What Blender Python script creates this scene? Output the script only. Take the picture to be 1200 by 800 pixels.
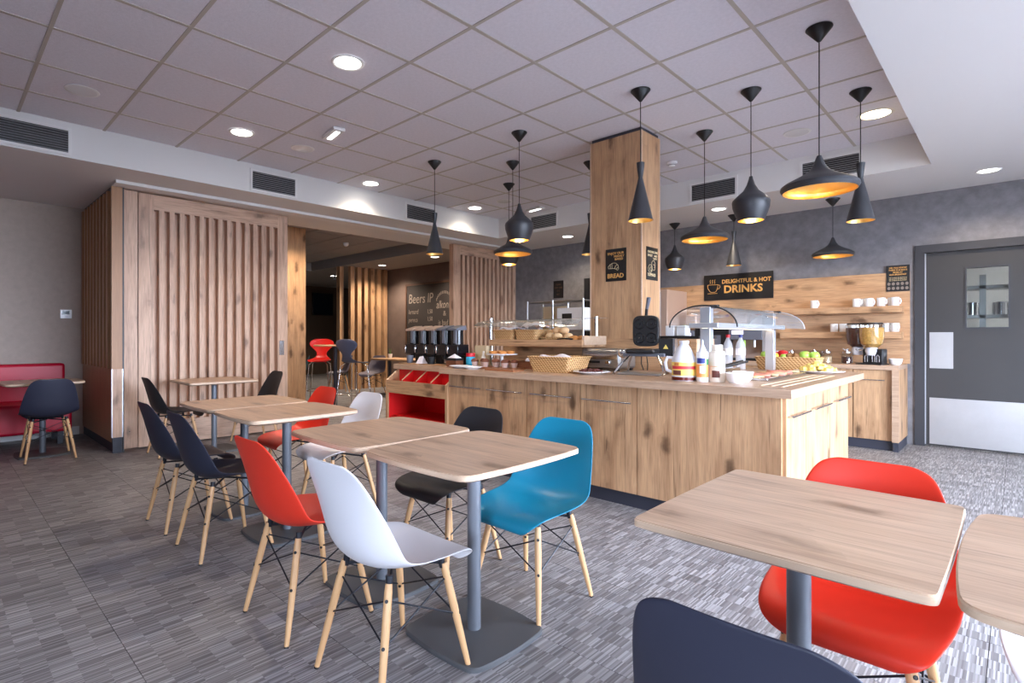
import bpy, bmesh, math, random
from mathutils import Vector, Matrix
random.seed(7)
R = math.radians
PI = math.pi
for o in list(bpy.data.objects):
    bpy.data.objects.remove(o, do_unlink=True)
SC = bpy.context.scene
COL = SC.collection

def lin(r, g, b, a=1.0):
    def f(c):
        c /= 255.0
        return c / 12.92 if c <= 0.04045 else ((c + 0.055) / 1.055) ** 2.4
    return (f(r), f(g), f(b), a)

# ------------------------------------------------------------------ camera
F_PX, CX, CY = 637.0, 556.5, 393.5          # for a 1200 x 800 frame
cam_d = bpy.data.cameras.new('camera')
cam = bpy.data.objects.new('camera', cam_d)
COL.objects.link(cam)
cam_d.sensor_fit = 'HORIZONTAL'
cam_d.sensor_width = 36.0
cam_d.lens = F_PX / 1200.0 * 36.0
cam_d.shift_x = (600.0 - CX) / 1200.0
cam_d.shift_y = -(400.0 - CY) / 1200.0
cam_d.clip_start = 0.05
cam_d.clip_end = 100
cam.location = (0, 0, 1.2)
cam.rotation_euler = (R(90), 0, R(45))
SC.camera = cam

# ------------------------------------------------------------------ world, light, exposure
wd = bpy.data.worlds.new('sky')
SC.world = wd
wd.use_nodes = True
bg = wd.node_tree.nodes['Background']
bg.inputs[0].default_value = (0.70, 0.80, 1.0, 1)
bg.inputs[1].default_value = 23.5
SC.view_settings.view_transform = 'Standard'
SC.view_settings.look = 'None'
SC.view_settings.gamma = 1
SC.view_settings.use_curve_mapping = False
SC.view_settings.exposure = 0.88
SC.cycles.use_denoising = True
SC.cycles.max_bounces = 8
SC.cycles.diffuse_bounces = 5
SC.cycles.glossy_bounces = 4
SC.cycles.transparent_max_bounces = 12
SC.cycles.caustics_reflective = False
SC.cycles.caustics_refractive = False
SC.cycles.sample_clamp_indirect = 6.0

def portal(name, loc, rot, sx, sy):
    l = bpy.data.lights.new(name, 'AREA')
    l.shape = 'RECTANGLE'
    l.size, l.size_y = sx, sy
    l.cycles.is_portal = True
    o = bpy.data.objects.new(name, l)
    COL.objects.link(o)
    o.location, o.rotation_euler = loc, rot
    return o
XW, YN = 2.8, -2.6                           # window wall on the right, wall behind the camera
portal('window_portal', (XW + 0.12, 3.35, 1.4), (0, R(90), 0), 2.2, 4.7)
portal('window_portal', (1.0, YN - 0.12, 1.35), (R(90), 0, 0), 1.6, 1.5)

# ------------------------------------------------------------------ materials
MATS = {}
def new_mat(name):
    m = bpy.data.materials.new(name)
    m.use_nodes = True
    MATS[name] = m
    nt = m.node_tree
    return m, nt, nt.nodes['Principled BSDF']

def plain(name, col, rough=0.5, metal=0.0, spec=0.5, bump=0.0, bscale=80.0, var=0.0, vscale=3.0, coat=0.0):
    m, nt, b = new_mat(name)
    b.inputs['Base Color'].default_value = col
    b.inputs['Roughness'].default_value = rough
    b.inputs['Metallic'].default_value = metal
    b.inputs['Specular IOR Level'].default_value = spec
    if coat:
        b.inputs['Coat Weight'].default_value = coat
    if bump or var:
        tc = nt.nodes.new('ShaderNodeTexCoord')
    if bump:
        n = nt.nodes.new('ShaderNodeTexNoise'); n.inputs['Scale'].default_value = bscale; n.inputs['Detail'].default_value = 4
        nt.links.new(tc.outputs['Object'], n.inputs['Vector'])
        bp = nt.nodes.new('ShaderNodeBump'); bp.inputs['Strength'].default_value = bump; bp.inputs['Distance'].default_value = 0.004
        nt.links.new(n.outputs['Fac'], bp.inputs['Height'])
        nt.links.new(bp.outputs['Normal'], b.inputs['Normal'])
    if var:
        n = nt.nodes.new('ShaderNodeTexNoise'); n.inputs['Scale'].default_value = vscale; n.inputs['Detail'].default_value = 6
        n.inputs['Roughness'].default_value = 0.65
        nt.links.new(tc.outputs['Object'], n.inputs['Vector'])
        cr = nt.nodes.new('ShaderNodeValToRGB')
        c = col
        cr.color_ramp.elements[0].position = 0.3; cr.color_ramp.elements[1].position = 0.7
        cr.color_ramp.elements[0].color = tuple(max(0, x * (1 - var)) for x in c[:3]) + (1,)
        cr.color_ramp.elements[1].color = tuple(min(1, x * (1 + var)) for x in c[:3]) + (1,)
        nt.links.new(n.outputs['Fac'], cr.inputs['Fac'])
        nt.links.new(cr.outputs['Color'], b.inputs['Base Color'])
    return m

def emit(name, col, s):
    m, nt, b = new_mat(name)
    b.inputs['Base Color'].default_value = (0.9, 0.9, 0.9, 1)
    b.inputs['Emission Color'].default_value = col
    b.inputs['Emission Strength'].default_value = s
    return m

def thin_glass(name, tint=(0.93, 0.96, 0.96, 1), refl=0.12, rough=0.02):
    m, nt, b = new_mat(name)
    out = nt.nodes['Material Output']
    tr = nt.nodes.new('ShaderNodeBsdfTransparent'); tr.inputs[0].default_value = tint
    gl = nt.nodes.new('ShaderNodeBsdfGlossy'); gl.inputs['Roughness'].default_value = rough
    lw = nt.nodes.new('ShaderNodeLayerWeight'); lw.inputs['Blend'].default_value = 0.5
    fr = nt.nodes.new('ShaderNodeMath'); fr.operation = 'POWER'; fr.inputs[1].default_value = 4.0
    nt.links.new(lw.outputs['Facing'], fr.inputs[0])
    mx = nt.nodes.new('ShaderNodeMixShader')
    ad = nt.nodes.new('ShaderNodeMath'); ad.operation = 'ADD'; ad.use_clamp = True; ad.inputs[1].default_value = refl
    nt.links.new(fr.outputs[0], ad.inputs[0])
    nt.links.new(ad.outputs[0], mx.inputs[0])
    nt.links.new(tr.outputs[0], mx.inputs[1]); nt.links.new(gl.outputs[0], mx.inputs[2])
    nt.links.new(mx.outputs[0], out.inputs['Surface'])
    nt.nodes.remove(b)
    return m

def wood(name, light, mid, dark, axis='Z', knots=0.5, rough=0.42, grain=1.0, scale=1.0, spec=0.4):
    """oak laminate: long streaks along the axis, fine pores, a few dark knots and cracks"""
    m, nt, b = new_mat(name)
    N = nt.nodes.new; L = nt.links.new
    tc = N('ShaderNodeTexCoord'); oi = N('ShaderNodeObjectInfo')
    mul = N('ShaderNodeVectorMath'); mul.operation = 'MULTIPLY_ADD'
    cmb = N('ShaderNodeCombineXYZ')
    for i in range(3): L(oi.outputs['Random'], cmb.inputs[i])
    L(cmb.outputs[0], mul.inputs[0]); mul.inputs[1].default_value = (37.0, 53.0, 71.0)
    L(tc.outputs['Object'], mul.inputs[2])
    def mapped(across, along):
        mp = N('ShaderNodeMapping')
        s = [across * scale] * 3
        s['XYZ'.index(axis)] = along * scale
        mp.inputs['Scale'].default_value = s
        L(mul.outputs[0], mp.inputs['Vector'])
        return mp.outputs[0]
    def noise(vec, detail=4, rough_=0.6, dist=0.0):
        n = N('ShaderNodeTexNoise'); n.inputs['Scale'].default_value = 1.0
        n.inputs['Detail'].default_value = detail; n.inputs['Roughness'].default_value = rough_
        n.inputs['Distortion'].default_value = dist
        L(vec, n.inputs['Vector'])
        return n.outputs['Fac']
    def ramp(fac, stops):
        cr = N('ShaderNodeValToRGB'); e = cr.color_ramp.elements
        while len(e) < len(stops): e.new(0.5)
        for el, (p, c) in zip(e, stops): el.position = p; el.color = c
        L(fac, cr.inputs['Fac'])
        return cr.outputs['Color']
    def mix(fac, a, bb, mode='MIX'):
        mx = N('ShaderNodeMix'); mx.data_type = 'RGBA'; mx.blend_type = mode
        if isinstance(fac, float): mx.inputs['Factor'].default_value = fac
        else: L(fac, mx.inputs['Factor'])
        for k, v in ((6, a), (7, bb)):
            if isinstance(v, tuple): mx.inputs[k].default_value = v
            else: L(v, mx.inputs[k])
        return mx.outputs[2]
    W, K = (1, 1, 1, 1), (0, 0, 0, 1)
    broad = noise(mapped(5.5, 0.8), 5, 0.6, 0.8)
    base = ramp(broad, [(0.28, mid), (0.52, light), (0.74, mid)])
    streak = noise(mapped(26, 1.6), 4, 0.65, 0.4)
    base = mix(ramp(streak, [(0.46, K), (0.74, (0.50 * grain,) * 3 + (1,))]), base, dark)
    pore = noise(mapped(150, 6), 2, 0.5)
    base = mix(ramp(pore, [(0.48, K), (0.75, (0.42 * grain,) * 3 + (1,))]), base, dark)
    if knots:
        dk = tuple(x * 0.30 for x in dark[:3]) + (1,)
        wob = N('ShaderNodeTexNoise'); wob.inputs['Scale'].default_value = 9.0; wob.inputs['Detail'].default_value = 3
        L(mul.outputs[0], wob.inputs['Vector'])
        wv = N('ShaderNodeVectorMath'); wv.operation = 'MULTIPLY_ADD'; wv.inputs[1].default_value = (0.55, 0.55, 0.55)
        L(wob.outputs['Color'], wv.inputs[0]); L(mapped(7.5, 3.0), wv.inputs[2])
        vo = N('ShaderNodeTexVoronoi'); vo.inputs['Scale'].default_value = 1.0
        L(wv.outputs[0], vo.inputs['Vector'])
        sep = N('ShaderNodeSeparateColor'); L(vo.outputs['Color'], sep.inputs[0])
        gate = ramp(sep.outputs[0], [(0.38, K), (0.55, W)])
        def gated(p0, p1, a):
            mm = N('ShaderNodeMix'); mm.data_type = 'RGBA'; mm.blend_type = 'MULTIPLY'; mm.inputs['Factor'].default_value = 1.0
            L(ramp(vo.outputs['Distance'], [(p0, (a * knots,) * 3 + (1,)), (p1, K)]), mm.inputs[6]); L(gate, mm.inputs[7])
            return mm.outputs[2]
        base = mix(gated(0.14, 0.60, 0.50), base, dark)
        base = mix(gated(0.10, 0.30, 0.95), base, dk)
        ck = noise(mapped(34, 1.1), 3, 0.5, 1.2)
        base = mix(ramp(ck, [(0.655, K), (0.70, (0.75 * knots,) * 3 + (1,))]), base, dk)
    L(base, b.inputs['Base Color'])
    b.inputs['Roughness'].default_value = rough
    b.inputs['Specular IOR Level'].default_value = spec
    bp = N('ShaderNodeBump'); bp.inputs['Strength'].default_value = 0.12; bp.inputs['Distance'].default_value = 0.002
    L(streak, bp.inputs['Height']); L(bp.outputs[0], b.inputs['Normal'])
    return m

OL, OM, OD = lin(206, 164, 124), lin(186, 142, 104), lin(124, 86, 60)
wood('oak_v', OL, OM, OD, 'Z', 0.75)
wood('oak_h', OL, OM, OD, 'X', 0.75)
wood('oak_hy', OL, OM, OD, 'Y', 0.6)
wood('oak_screen', lin(214, 178, 152), lin(200, 162, 136), lin(132, 98, 80), 'Z', 0.6)
wood('oak_screen_h', lin(214, 178, 152), lin(200, 162, 136), lin(132, 98, 80), 'Y', 0.6)
wood('oak_plain', lin(176, 132, 96), lin(164, 121, 87), lin(128, 92, 64), 'Z', 0.0, grain=0.6)
wood('oak_table', lin(204, 172, 146), lin(190, 156, 130), lin(128, 98, 80), 'X', 0.55, rough=0.34)
wood('worktop_ply', lin(196, 164, 138), lin(182, 150, 124), lin(136, 106, 86), 'X', 0.0, rough=0.36, scale=1.6)
wood('edge_ply', lin(212, 184, 158), lin(202, 172, 144), lin(168, 136, 108), 'X', 0.0, grain=0.5)
wood('beech', lin(222, 176, 128), lin(212, 164, 116), lin(176, 126, 84), 'Z', 0.0, grain=0.5, rough=0.4, scale=2)
wood('board_wood', lin(160, 104, 70), lin(140, 88, 58), lin(90, 54, 36), 'X', 0.0)
wood('crate_wood', lin(130, 80, 54), lin(112, 66, 44), lin(70, 42, 30), 'X', 0.0)
plain('white_paint', lin(232, 230, 228), 0.7)
plain('soffit_paint', lin(226, 224, 222), 0.75)
plain('tile_min', lin(226, 223, 230), 0.9, bump=0.25, bscale=90, var=0.05, vscale=40)
plain('tbar', lin(186, 178, 168), 0.5)
plain('paving', lin(128, 126, 124), 0.8, var=0.05, vscale=2)
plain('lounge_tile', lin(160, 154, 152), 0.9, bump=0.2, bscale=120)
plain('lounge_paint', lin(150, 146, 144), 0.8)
plain('beige_paper', lin(182, 166, 154), 0.85, bump=0.25, bscale=220, var=0.06, vscale=14)
plain('grey_plaster', lin(120, 117, 120), 0.75, bump=0.3, bscale=16, var=0.22, vscale=9)
plain('brown_wall', lin(104, 88, 82), 0.7, bump=0.2, bscale=16, var=0.15, vscale=4)
plain('dark_room', lin(96, 80, 68), 0.8)
plain('door_grey', lin(54, 52, 52), 0.5, var=0.06, vscale=3)
plain('frame_grey', lin(52, 52, 57), 0.5)
plain('plinth', lin(52, 53, 64), 0.5)
plain('brushed', lin(186, 184, 184), 0.38, metal=0.75, var=0.04, vscale=6)
plain('steel', lin(208, 208, 210), 0.22, metal=1.0)
plain('steel_dull', lin(170, 168, 166), 0.35, metal=0.9)
plain('chrome', lin(225, 225, 228), 0.08, metal=1.0)
plain('alu', lin(204, 205, 210), 0.35, metal=0.6)
plain('black', lin(24, 23, 25), 0.45)
plain('black_gloss', lin(20, 20, 24), 0.18)
plain('wire_black', lin(34, 36, 44), 0.4, metal=0.3)
plain('pole_grey', lin(112, 116, 124), 0.42, metal=0.25)
plain('base_grey', lin(86, 87, 90), 0.55, bump=0.15, bscale=300)
plain('shade_dark', lin(52, 52, 56), 0.42, bump=0.0)
m = plain('brass', lin(240, 200, 124), 0.30, metal=1.0, bump=0.5, bscale=60)
plain('shell_navy', lin(42, 44, 60), 0.48, spec=0.4)
plain('shell_black', lin(44, 43, 47), 0.48, spec=0.4)
plain('shell_red', lin(230, 56, 36), 0.40, spec=0.4)
plain('shell_white', lin(236, 234, 238), 0.36, spec=0.5)
plain('shell_blue', lin(22, 138, 172), 0.38, spec=0.5)
plain('shell_grey', lin(120, 112, 124), 0.5)
plain('shell_teal', lin(40, 74, 84), 0.5)
plain('stool_red', lin(226, 40, 34), 0.35)
plain('stool_blue', lin(82, 88, 112), 0.45)
plain('bench_red', lin(196, 10, 48), 0.42, bump=0.08, bscale=30)
plain('bin_red', lin(216, 22, 24), 0.45)
def wicker_material():
    m, nt, b = new_mat('wicker')
    N = nt.nodes.new; L = nt.links.new
    tc = N('ShaderNodeTexCoord')
    def wave(dirn, sc):
        w = N('ShaderNodeTexWave'); w.bands_direction = dirn; w.inputs['Scale'].default_value = sc; w.inputs['Distortion'].default_value = 0.6
        L(tc.outputs['Object'], w.inputs['Vector']); return w.outputs['Fac']
    a = N('ShaderNodeMath'); a.operation = 'MULTIPLY'; L(wave('Z', 26.0), a.inputs[0]); L(wave('DIAGONAL', 22.0), a.inputs[1])
    cr = N('ShaderNodeValToRGB'); e = cr.color_ramp.elements
    e[0].position = 0.02; e[0].color = lin(168, 118, 66); e[1].position = 0.42; e[1].color = lin(232, 194, 140)
    L(a.outputs[0], cr.inputs['Fac']); L(cr.outputs[0], b.inputs['Base Color']); b.inputs['Roughness'].default_value = 0.6
    bp = N('ShaderNodeBump'); bp.inputs['Strength'].default_value = 0.6; bp.inputs['Distance'].default_value = 0.004
    L(a.outputs[0], bp.inputs['Height']); L(bp.outputs[0], b.inputs['Normal'])
wicker_material()
plain('cloth', lin(240, 232, 238), 0.9, bump=0.2, bscale=200)
plain('ceramic', lin(242, 240, 240), 0.18)
plain('gold_print', lin(224, 166, 92), 0.5)
plain('cream_print', lin(226, 204, 160), 0.5)
plain('chalk', lin(136, 124, 116), 0.95)
plain('chalkboard', lin(42, 35, 34), 0.8)
plain('chalk_frame', lin(86, 60, 46), 0.6)
plain('bread_brown', lin(204, 136, 72), 0.7, bump=0.4, bscale=40, var=0.2, vscale=14)
plain('bread_pale', lin(228, 188, 140), 0.75, bump=0.4, bscale=40, var=0.12, vscale=20)
plain('muffin_top', lin(120, 68, 46), 0.8, bump=0.6, bscale=60, var=0.3, vscale=40)
plain('paper_case', lin(206, 176, 164), 0.8)
plain('choc', lin(92, 42, 32), 0.55, bump=0.5, bscale=60, var=0.3, vscale=50)
plain('apple_green', lin(166, 206, 84), 0.3, var=0.12, vscale=20)
plain('apple_red', lin(196, 30, 38), 0.3, var=0.15, vscale=20)
plain('kiwi', lin(150, 108, 66), 0.85, bump=0.5, bscale=200)
plain('lemon', lin(232, 204, 60), 0.45)
plain('cheese', lin(240, 212, 120), 0.5, var=0.08, vscale=40)
plain('ham', lin(222, 140, 118), 0.5, var=0.25, vscale=30)
plain('cap_red', lin(214, 30, 44), 0.4)
plain('cap_blue', lin(50, 60, 130), 0.4)
plain('label_blue', lin(60, 176, 214), 0.5)
plain('label_yellow', lin(244, 214, 110), 0.5)
plain('label_red', lin(214, 60, 66), 0.5)
plain('label_orange', lin(240, 160, 90), 0.5)
plain('label_green', lin(60, 130, 70), 0.5)
plain('label_brown', lin(110, 60, 50), 0.5)
plain('milky', lin(226, 226, 234), 0.35)
plain('cream_plastic', lin(240, 228, 212), 0.4)
plain('syrup', lin(96, 30, 16), 0.2)
plain('cardboard', lin(226, 200, 160), 0.8)
plain('cereal_gold', lin(214, 160, 82), 0.8, bump=0.8, bscale=70, var=0.35, vscale=60)
plain('cereal_brown', lin(84, 48, 40), 0.8, bump=0.8, bscale=70, var=0.3, vscale=60)
plain('jam_dark', lin(70, 34, 26), 0.4)
plain('nuts', lin(200, 168, 130), 0.8, bump=0.6, bscale=60, var=0.3, vscale=60)
plain('plant_green', lin(84, 124, 52), 0.6)
plain('screen_dark', lin(30, 42, 54), 0.15)
plain('panel_grey', lin(104, 106, 116), 0.4)
plain('warm_panel', lin(196, 168, 150), 0.35, metal=0.3)
plain('vent_dark', lin(30, 30, 32), 0.7)
plain('vent_slat', lin(150, 150, 154), 0.45, metal=0.3)
thin_glass('glass')
thin_glass('window_glass', (0.97, 0.98, 0.98, 1), 0.02)
thin_glass('guard_glass', (0.92, 0.96, 0.93, 1), 0.02)
def hazy(name, a, col):
    m = thin_glass(name, (0.96, 0.97, 0.98, 1), 0.03)
    nt = m.node_tree; out = nt.nodes['Material Output']; src = out.inputs['Surface'].links[0].from_socket
    df = nt.nodes.new('ShaderNodeBsdfDiffuse'); df.inputs[0].default_value = col
    mx = nt.nodes.new('ShaderNodeMixShader'); mx.inputs[0].default_value = a
    nt.links.new(src, mx.inputs[1]); nt.links.new(df.outputs[0], mx.inputs[2]); nt.links.new(mx.outputs[0], out.inputs['Surface'])
hazy('clear_plastic', 0.28, (0.9, 0.9, 0.93, 1))
hazy('guard_haze', 0.16, (0.80, 0.78, 0.70, 1))
hazy('smoky_glass', 0.13, (0.62, 0.68, 0.72, 1))
emit('lamp_white', (1.0, 0.95, 0.88, 1), 9.0)
emit('lamp_warm', (1.0, 0.80, 0.50, 1), 7.0)
emit('bulb', (1.0, 0.86, 0.62, 1), 60.0)
emit('tray_light', (1.0, 0.80, 0.55, 1), 2.5)
emit('display', (0.5, 0.45, 0.9, 1), 0.6)
emit('tube_light', (1, 1, 1, 1), 3.0)
emit('kitchen_fill_glow', (1, 1, 1, 1), 80.0)  # glow of the added, unseen kitchen lamp

# vinyl floor: 75 mm bands of fine stripes in blocks of slightly different grey
def floor_material():
    m, nt, b = new_mat('vinyl_stripe')
    N = nt.nodes.new; L = nt.links.new
    g = N('ShaderNodeNewGeometry'); sp = N('ShaderNodeSeparateXYZ'); L(g.outputs['Position'], sp.inputs[0])
    def math_(op, a, bb=None, c=None):
        n = N('ShaderNodeMath'); n.operation = op
        for i, v in enumerate((a, bb, c)):
            if v is None: continue
            if isinstance(v, (int, float)): n.inputs[i].default_value = v
            else: L(v, n.inputs[i])
        return n.outputs[0]
    band = math_('FLOOR', math_('DIVIDE', math_('SUBTRACT', sp.outputs[1], 1.127), 0.075))
    def wn(x, y):
        c = N('ShaderNodeCombineXYZ'); L(x, c.inputs[0]); L(y, c.inputs[1])
        w = N('ShaderNodeTexWhiteNoise'); w.noise_dimensions = '2D'; L(c.outputs[0], w.inputs['Vector'])
        return w.outputs['Value']
    zero = math_('MULTIPLY', band, 0.0)
    ro = wn(band, zero)
    stripe = wn(math_('FLOOR', math_('DIVIDE', math_('ADD', sp.outputs[0], ro), 0.0056)), band)
    block = wn(math_('FLOOR', math_('DIVIDE', math_('ADD', sp.outputs[0], math_('MULTIPLY', ro, 3.0)), 0.11)), math_('ADD', band, 500.0))
    v = math_('ADD', math_('MULTIPLY', stripe, 0.76), math_('MULTIPLY', block, 0.24))
    cr = N('ShaderNodeValToRGB'); e = cr.color_ramp.elements
    e[0].position = 0.08; e[0].color = lin(100, 97, 99)
    e[1].position = 0.95; e[1].color = lin(180, 178, 181)
    x = e.new(0.55); x.color = lin(136, 133, 135)
    L(v, cr.inputs['Fac']); L(cr.outputs[0], b.inputs['Base Color'])
    b.inputs['Roughness'].default_value = 0.42
    b.inputs['Specular IOR Level'].default_value = 0.5
    bp = N('ShaderNodeBump'); bp.inputs['Strength'].default_value = 0.15; bp.inputs['Distance'].default_value = 0.002
    L(v, bp.inputs['Height']); L(bp.outputs[0], b.inputs['Normal'])
    return m
floor_material()
plain('joint_dark', lin(60, 58, 60), 0.8)

# ------------------------------------------------------------------ mesh helpers
class MB:
    def __init__(s): s.v, s.f = [], []
    def add(s, vs, fs):
        n = len(s.v); s.v += [tuple(p) for p in vs]; s.f += [tuple(i + n for i in f) for f in fs]; return s
    def box(s, x0, y0, z0, x1, y1, z1):
        x0, x1 = min(x0, x1), max(x0, x1); y0, y1 = min(y0, y1), max(y0, y1); z0, z1 = min(z0, z1), max(z0, z1)
        return s.add([(x0, y0, z0), (x1, y0, z0), (x1, y1, z0), (x0, y1, z0), (x0, y0, z1), (x1, y0, z1), (x1, y1, z1), (x0, y1, z1)],
                     [(0, 3, 2, 1), (4, 5, 6, 7), (0, 1, 5, 4), (1, 2, 6, 5), (2, 3, 7, 6), (3, 0, 4, 7)])
    def prism(s, poly, z0, z1):
        n = len(poly)
        return s.add([(x, y, z0) for x, y in poly] + [(x, y, z1) for x, y in poly],
                     [tuple(range(n - 1, -1, -1)), tuple(range(n, 2 * n))] + [(i, (i + 1) % n, n + (i + 1) % n, n + i) for i in range(n)])
    def extrude(s, poly, axis, a, b):
        """poly in the two other axes (order xyz), extruded along axis from a to b"""
        n = len(poly)
        def P(p, t):
            if axis == 'x': return (t, p[0], p[1])
            if axis == 'y': return (p[0], t, p[1])
            return (p[0], p[1], t)
        return s.add([P(p, a) for p in poly] + [P(p, b) for p in poly],
                     [tuple(range(n - 1, -1, -1)), tuple(range(n, 2 * n))] + [(i, (i + 1) % n, n + (i + 1) % n, n + i) for i in range(n)])
    def tube(s, pts, r, n=8, cap=True):
        pts = [Vector(p) for p in pts]
        rs = r if isinstance(r, (list, tuple)) else [r] * len(pts)
        rings = []; up = None
        for i, p in enumerate(pts):
            t = (pts[min(i + 1, len(pts) - 1)] - pts[max(i - 1, 0)]).normalized()
            if up is None:
                up = Vector((0, 0, 1)) if abs(t.z) < 0.9 else Vector((1, 0, 0))
            a = t.cross(up).normalized(); up = a.cross(t).normalized()
            rings.append([p + (a * math.cos(2 * PI * k / n) + up * math.sin(2 * PI * k / n)) * rs[i] for k in range(n)])
        vs = [q for ring in rings for q in ring]; fs = []
        for i in range(len(pts) - 1):
            for k in range(n):
                fs.append((i * n + k, i * n + (k + 1) % n, (i + 1) * n + (k + 1) % n, (i + 1) * n + k))
        if cap:
            fs.append(tuple(range(n - 1, -1, -1))); fs.append(tuple(range((len(pts) - 1) * n, len(pts) * n)))
        return s.add(vs, fs)
    def cyl(s, p0, p1, r0, r1=None, n=16): return s.tube([p0, p1], [r0, r0 if r1 is None else r1], n)
    def lathe(s, prof, n=24, c=(0, 0, 0), cap=False, sx=1.0, sy=1.0):
        vs, fs = [], []
        for r, z in prof:
            for k in range(n):
                a = 2 * PI * k / n
                vs.append((c[0] + r * sx * math.cos(a), c[1] + r * sy * math.sin(a), c[2] + z))
        for i in range(len(prof) - 1):
            for k in range(n):
                fs.append((i * n + k, i * n + (k + 1) % n, (i + 1) * n + (k + 1) % n, (i + 1) * n + k))
        if cap:
            fs.append(tuple(range(n - 1, -1, -1))); fs.append(tuple(range((len(prof) - 1) * n, len(prof) * n)))
        return s.add(vs, fs)
    def ball(s, c, r, n=14, m=9, sz=1.0, sx=1.0, sy=1.0):
        prof = [(r * math.sin(PI * (i + 0.02) / (m + 0.04)), -r * sz * math.cos(PI * (i + 0.02) / (m + 0.04))) for i in range(m + 1)]
        return s.lathe(prof, n, c, True, sx, sy)
    def grid(s, pts):
        nr, nc = len(pts), len(pts[0])
        return s.add([p for row in pts for p in row],
                     [(i * nc + j, i * nc + j + 1, (i + 1) * nc + j + 1, (i + 1) * nc + j) for i in range(nr - 1) for j in range(nc - 1)])
    def mesh(s, name, mat, smooth=35):
        me = bpy.data.meshes.new(name)
        me.from_pydata(s.v, [], s.f)
        bm = bmesh.new(); bm.from_mesh(me); bmesh.ops.recalc_face_normals(bm, faces=bm.faces); bm.to_mesh(me); bm.free()
        me.materials.append(MATS[mat])
        if smooth:
            me.shade_smooth(); me.set_sharp_from_angle(angle=R(smooth))
        me.update()
        return me
    def build(s, name, mat, parent=None, bevel=0.0, smooth=35, loc=None, rot=None):
        o = bpy.data.objects.new(name, s.mesh(name, mat, smooth))
        COL.objects.link(o)
        if parent: o.parent = parent
        if loc: o.location = loc
        if rot: o.rotation_euler = rot
        if bevel:
            md = o.modifiers.new('bevel', 'BEVEL'); md.width = bevel; md.segments = 2; md.limit_method = 'ANGLE'; md.angle_limit = R(40)
        return o

def put(mesh, name, parent=None, loc=(0, 0, 0), rot=(0, 0, 0), scale=None):
    o = bpy.data.objects.new(name, mesh); COL.objects.link(o)
    o.parent = parent; o.location = loc; o.rotation_euler = rot
    if scale: o.scale = scale
    return o
def thing(name, label, cat, loc=(0, 0, 0), rz=0.0, group=None):
    o = bpy.data.objects.new(name, None); COL.objects.link(o)
    o.empty_display_size = 0.1
    o.location = loc; o.rotation_euler = (0, 0, rz)
    return tag(o, label, cat, group)
def tag(o, label, cat, group=None):
    o['label'] = label; o['category'] = cat
    if group: o['group'] = group
    return o
def struct(o, label=None):
    o['kind'] = 'structure'
    if label: o['label'] = label
    return o
def box(name, mat, x0, y0, z0, x1, y1, z1, parent=None, bevel=0.0):
    """box whose origin sits at its own centre of base, so that object coordinates stay local"""
    cx, cy, cz = (x0 + x1) / 2, (y0 + y1) / 2, min(z0, z1)
    return MB().box(x0 - cx, y0 - cy, z0 - cz, x1 - cx, y1 - cy, z1 - cz).build(name, mat, parent, bevel, 0 if not bevel else 35, (cx, cy, cz))
def dup(root, loc, rz=None, label=None):
    r = root.copy(); COL.objects.link(r); r.location = loc
    if rz is not None: r.rotation_euler = (0, 0, rz)
    if label: r['label'] = label
    for ch in list(root.children):
        c = ch.copy(); COL.objects.link(c); c.parent = r
        for g in list(ch.children):
            d = g.copy(); COL.objects.link(d); d.parent = c
    return r
def bake(o):
    """freeze an object's modifiers into a shared mesh"""
    dg = bpy.context.evaluated_depsgraph_get(); dg.update()
    me = bpy.data.meshes.new_from_object(o.evaluated_get(dg))
    bpy.data.objects.remove(o, do_unlink=True)
    me.shade_smooth()
    return me
def text(s, size, mat, parent, loc, rot, bold=0.0, align='LEFT', name='lettering', sx=1.0, shear=0.0):
    cu = bpy.data.curves.new('lettering', 'FONT'); cu.body = s; cu.size = size
    cu.offset = bold * size; cu.align_x = align; cu.extrude = 0.0006; cu.shear = shear
    cu.resolution_u = 3
    t = bpy.data.objects.new('t', cu); COL.objects.link(t)
    dg = bpy.context.evaluated_depsgraph_get(); dg.update()
    me = bpy.data.meshes.new_from_object(t.evaluated_get(dg))
    bpy.data.objects.remove(t, do_unlink=True)
    me.materials.clear(); me.materials.append(MATS[mat])
    return put(me, name, parent, loc, rot, (sx, 1, 1))

# ------------------------------------------------------------------ setting: sizes
CZ, SZ = 3.062, 2.76                       # tiled recess, soffit
XF, XR, YB2, YW = -5.88, -0.56, 6.42, 7.68  # recess edges left / right / back, back wall plane
XL = -8.13                                  # beige wall
XP = -6.59                                  # slatted partition plane

# floor: slab with joints, and 0.6 m vinyl tiles on it
fl = struct(MB().box(-16, -2.7, -0.10, 4.4, 12.2, -0.003).build('floor', 'joint_dark', smooth=0), 'grey striped vinyl tile floor')
T = 0.6
tile_me = MB().box(-T / 2 + 0.0012, -T / 2 + 0.0012, -0.003, T / 2 - 0.0012, T / 2 - 0.0012, 0.0).mesh('floor_tile', 'vinyl_stripe', 0)
cells = []
for i in range(-25, 10):
    for j in range(-7, 19):
        x, y = -1.28 + T * (i + 0.5), 1.127 + T * (j + 0.5)
        if -15.9 < x < 4.2 and -2.5 < y < 12.0:
            d = (-x + y) * 0.7071; l = (x + y) * 0.7071
            vis = d > 0.6 and -0.95 * d - 0.5 < l < 1.08 * d + 0.5
            if vis and y > YW and x > -10.4: vis = False
            cells.append((0 if vis else 1, math.hypot(x, y), x, y))
cells.sort()
near = [c for c in cells if c[0] == 0][:280]
rest = [c for c in cells if c not in set(near)]
for _, _, x, y in near: put(tile_me, 'floor_tile', fl, (x, y, 0))
mb = MB()
for _, _, x, y in rest: mb.box(x - T / 2 + 0.0012, y - T / 2 + 0.0012, -0.003, x + T / 2 - 0.0012, y + T / 2 - 0.0012, 0)
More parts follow.
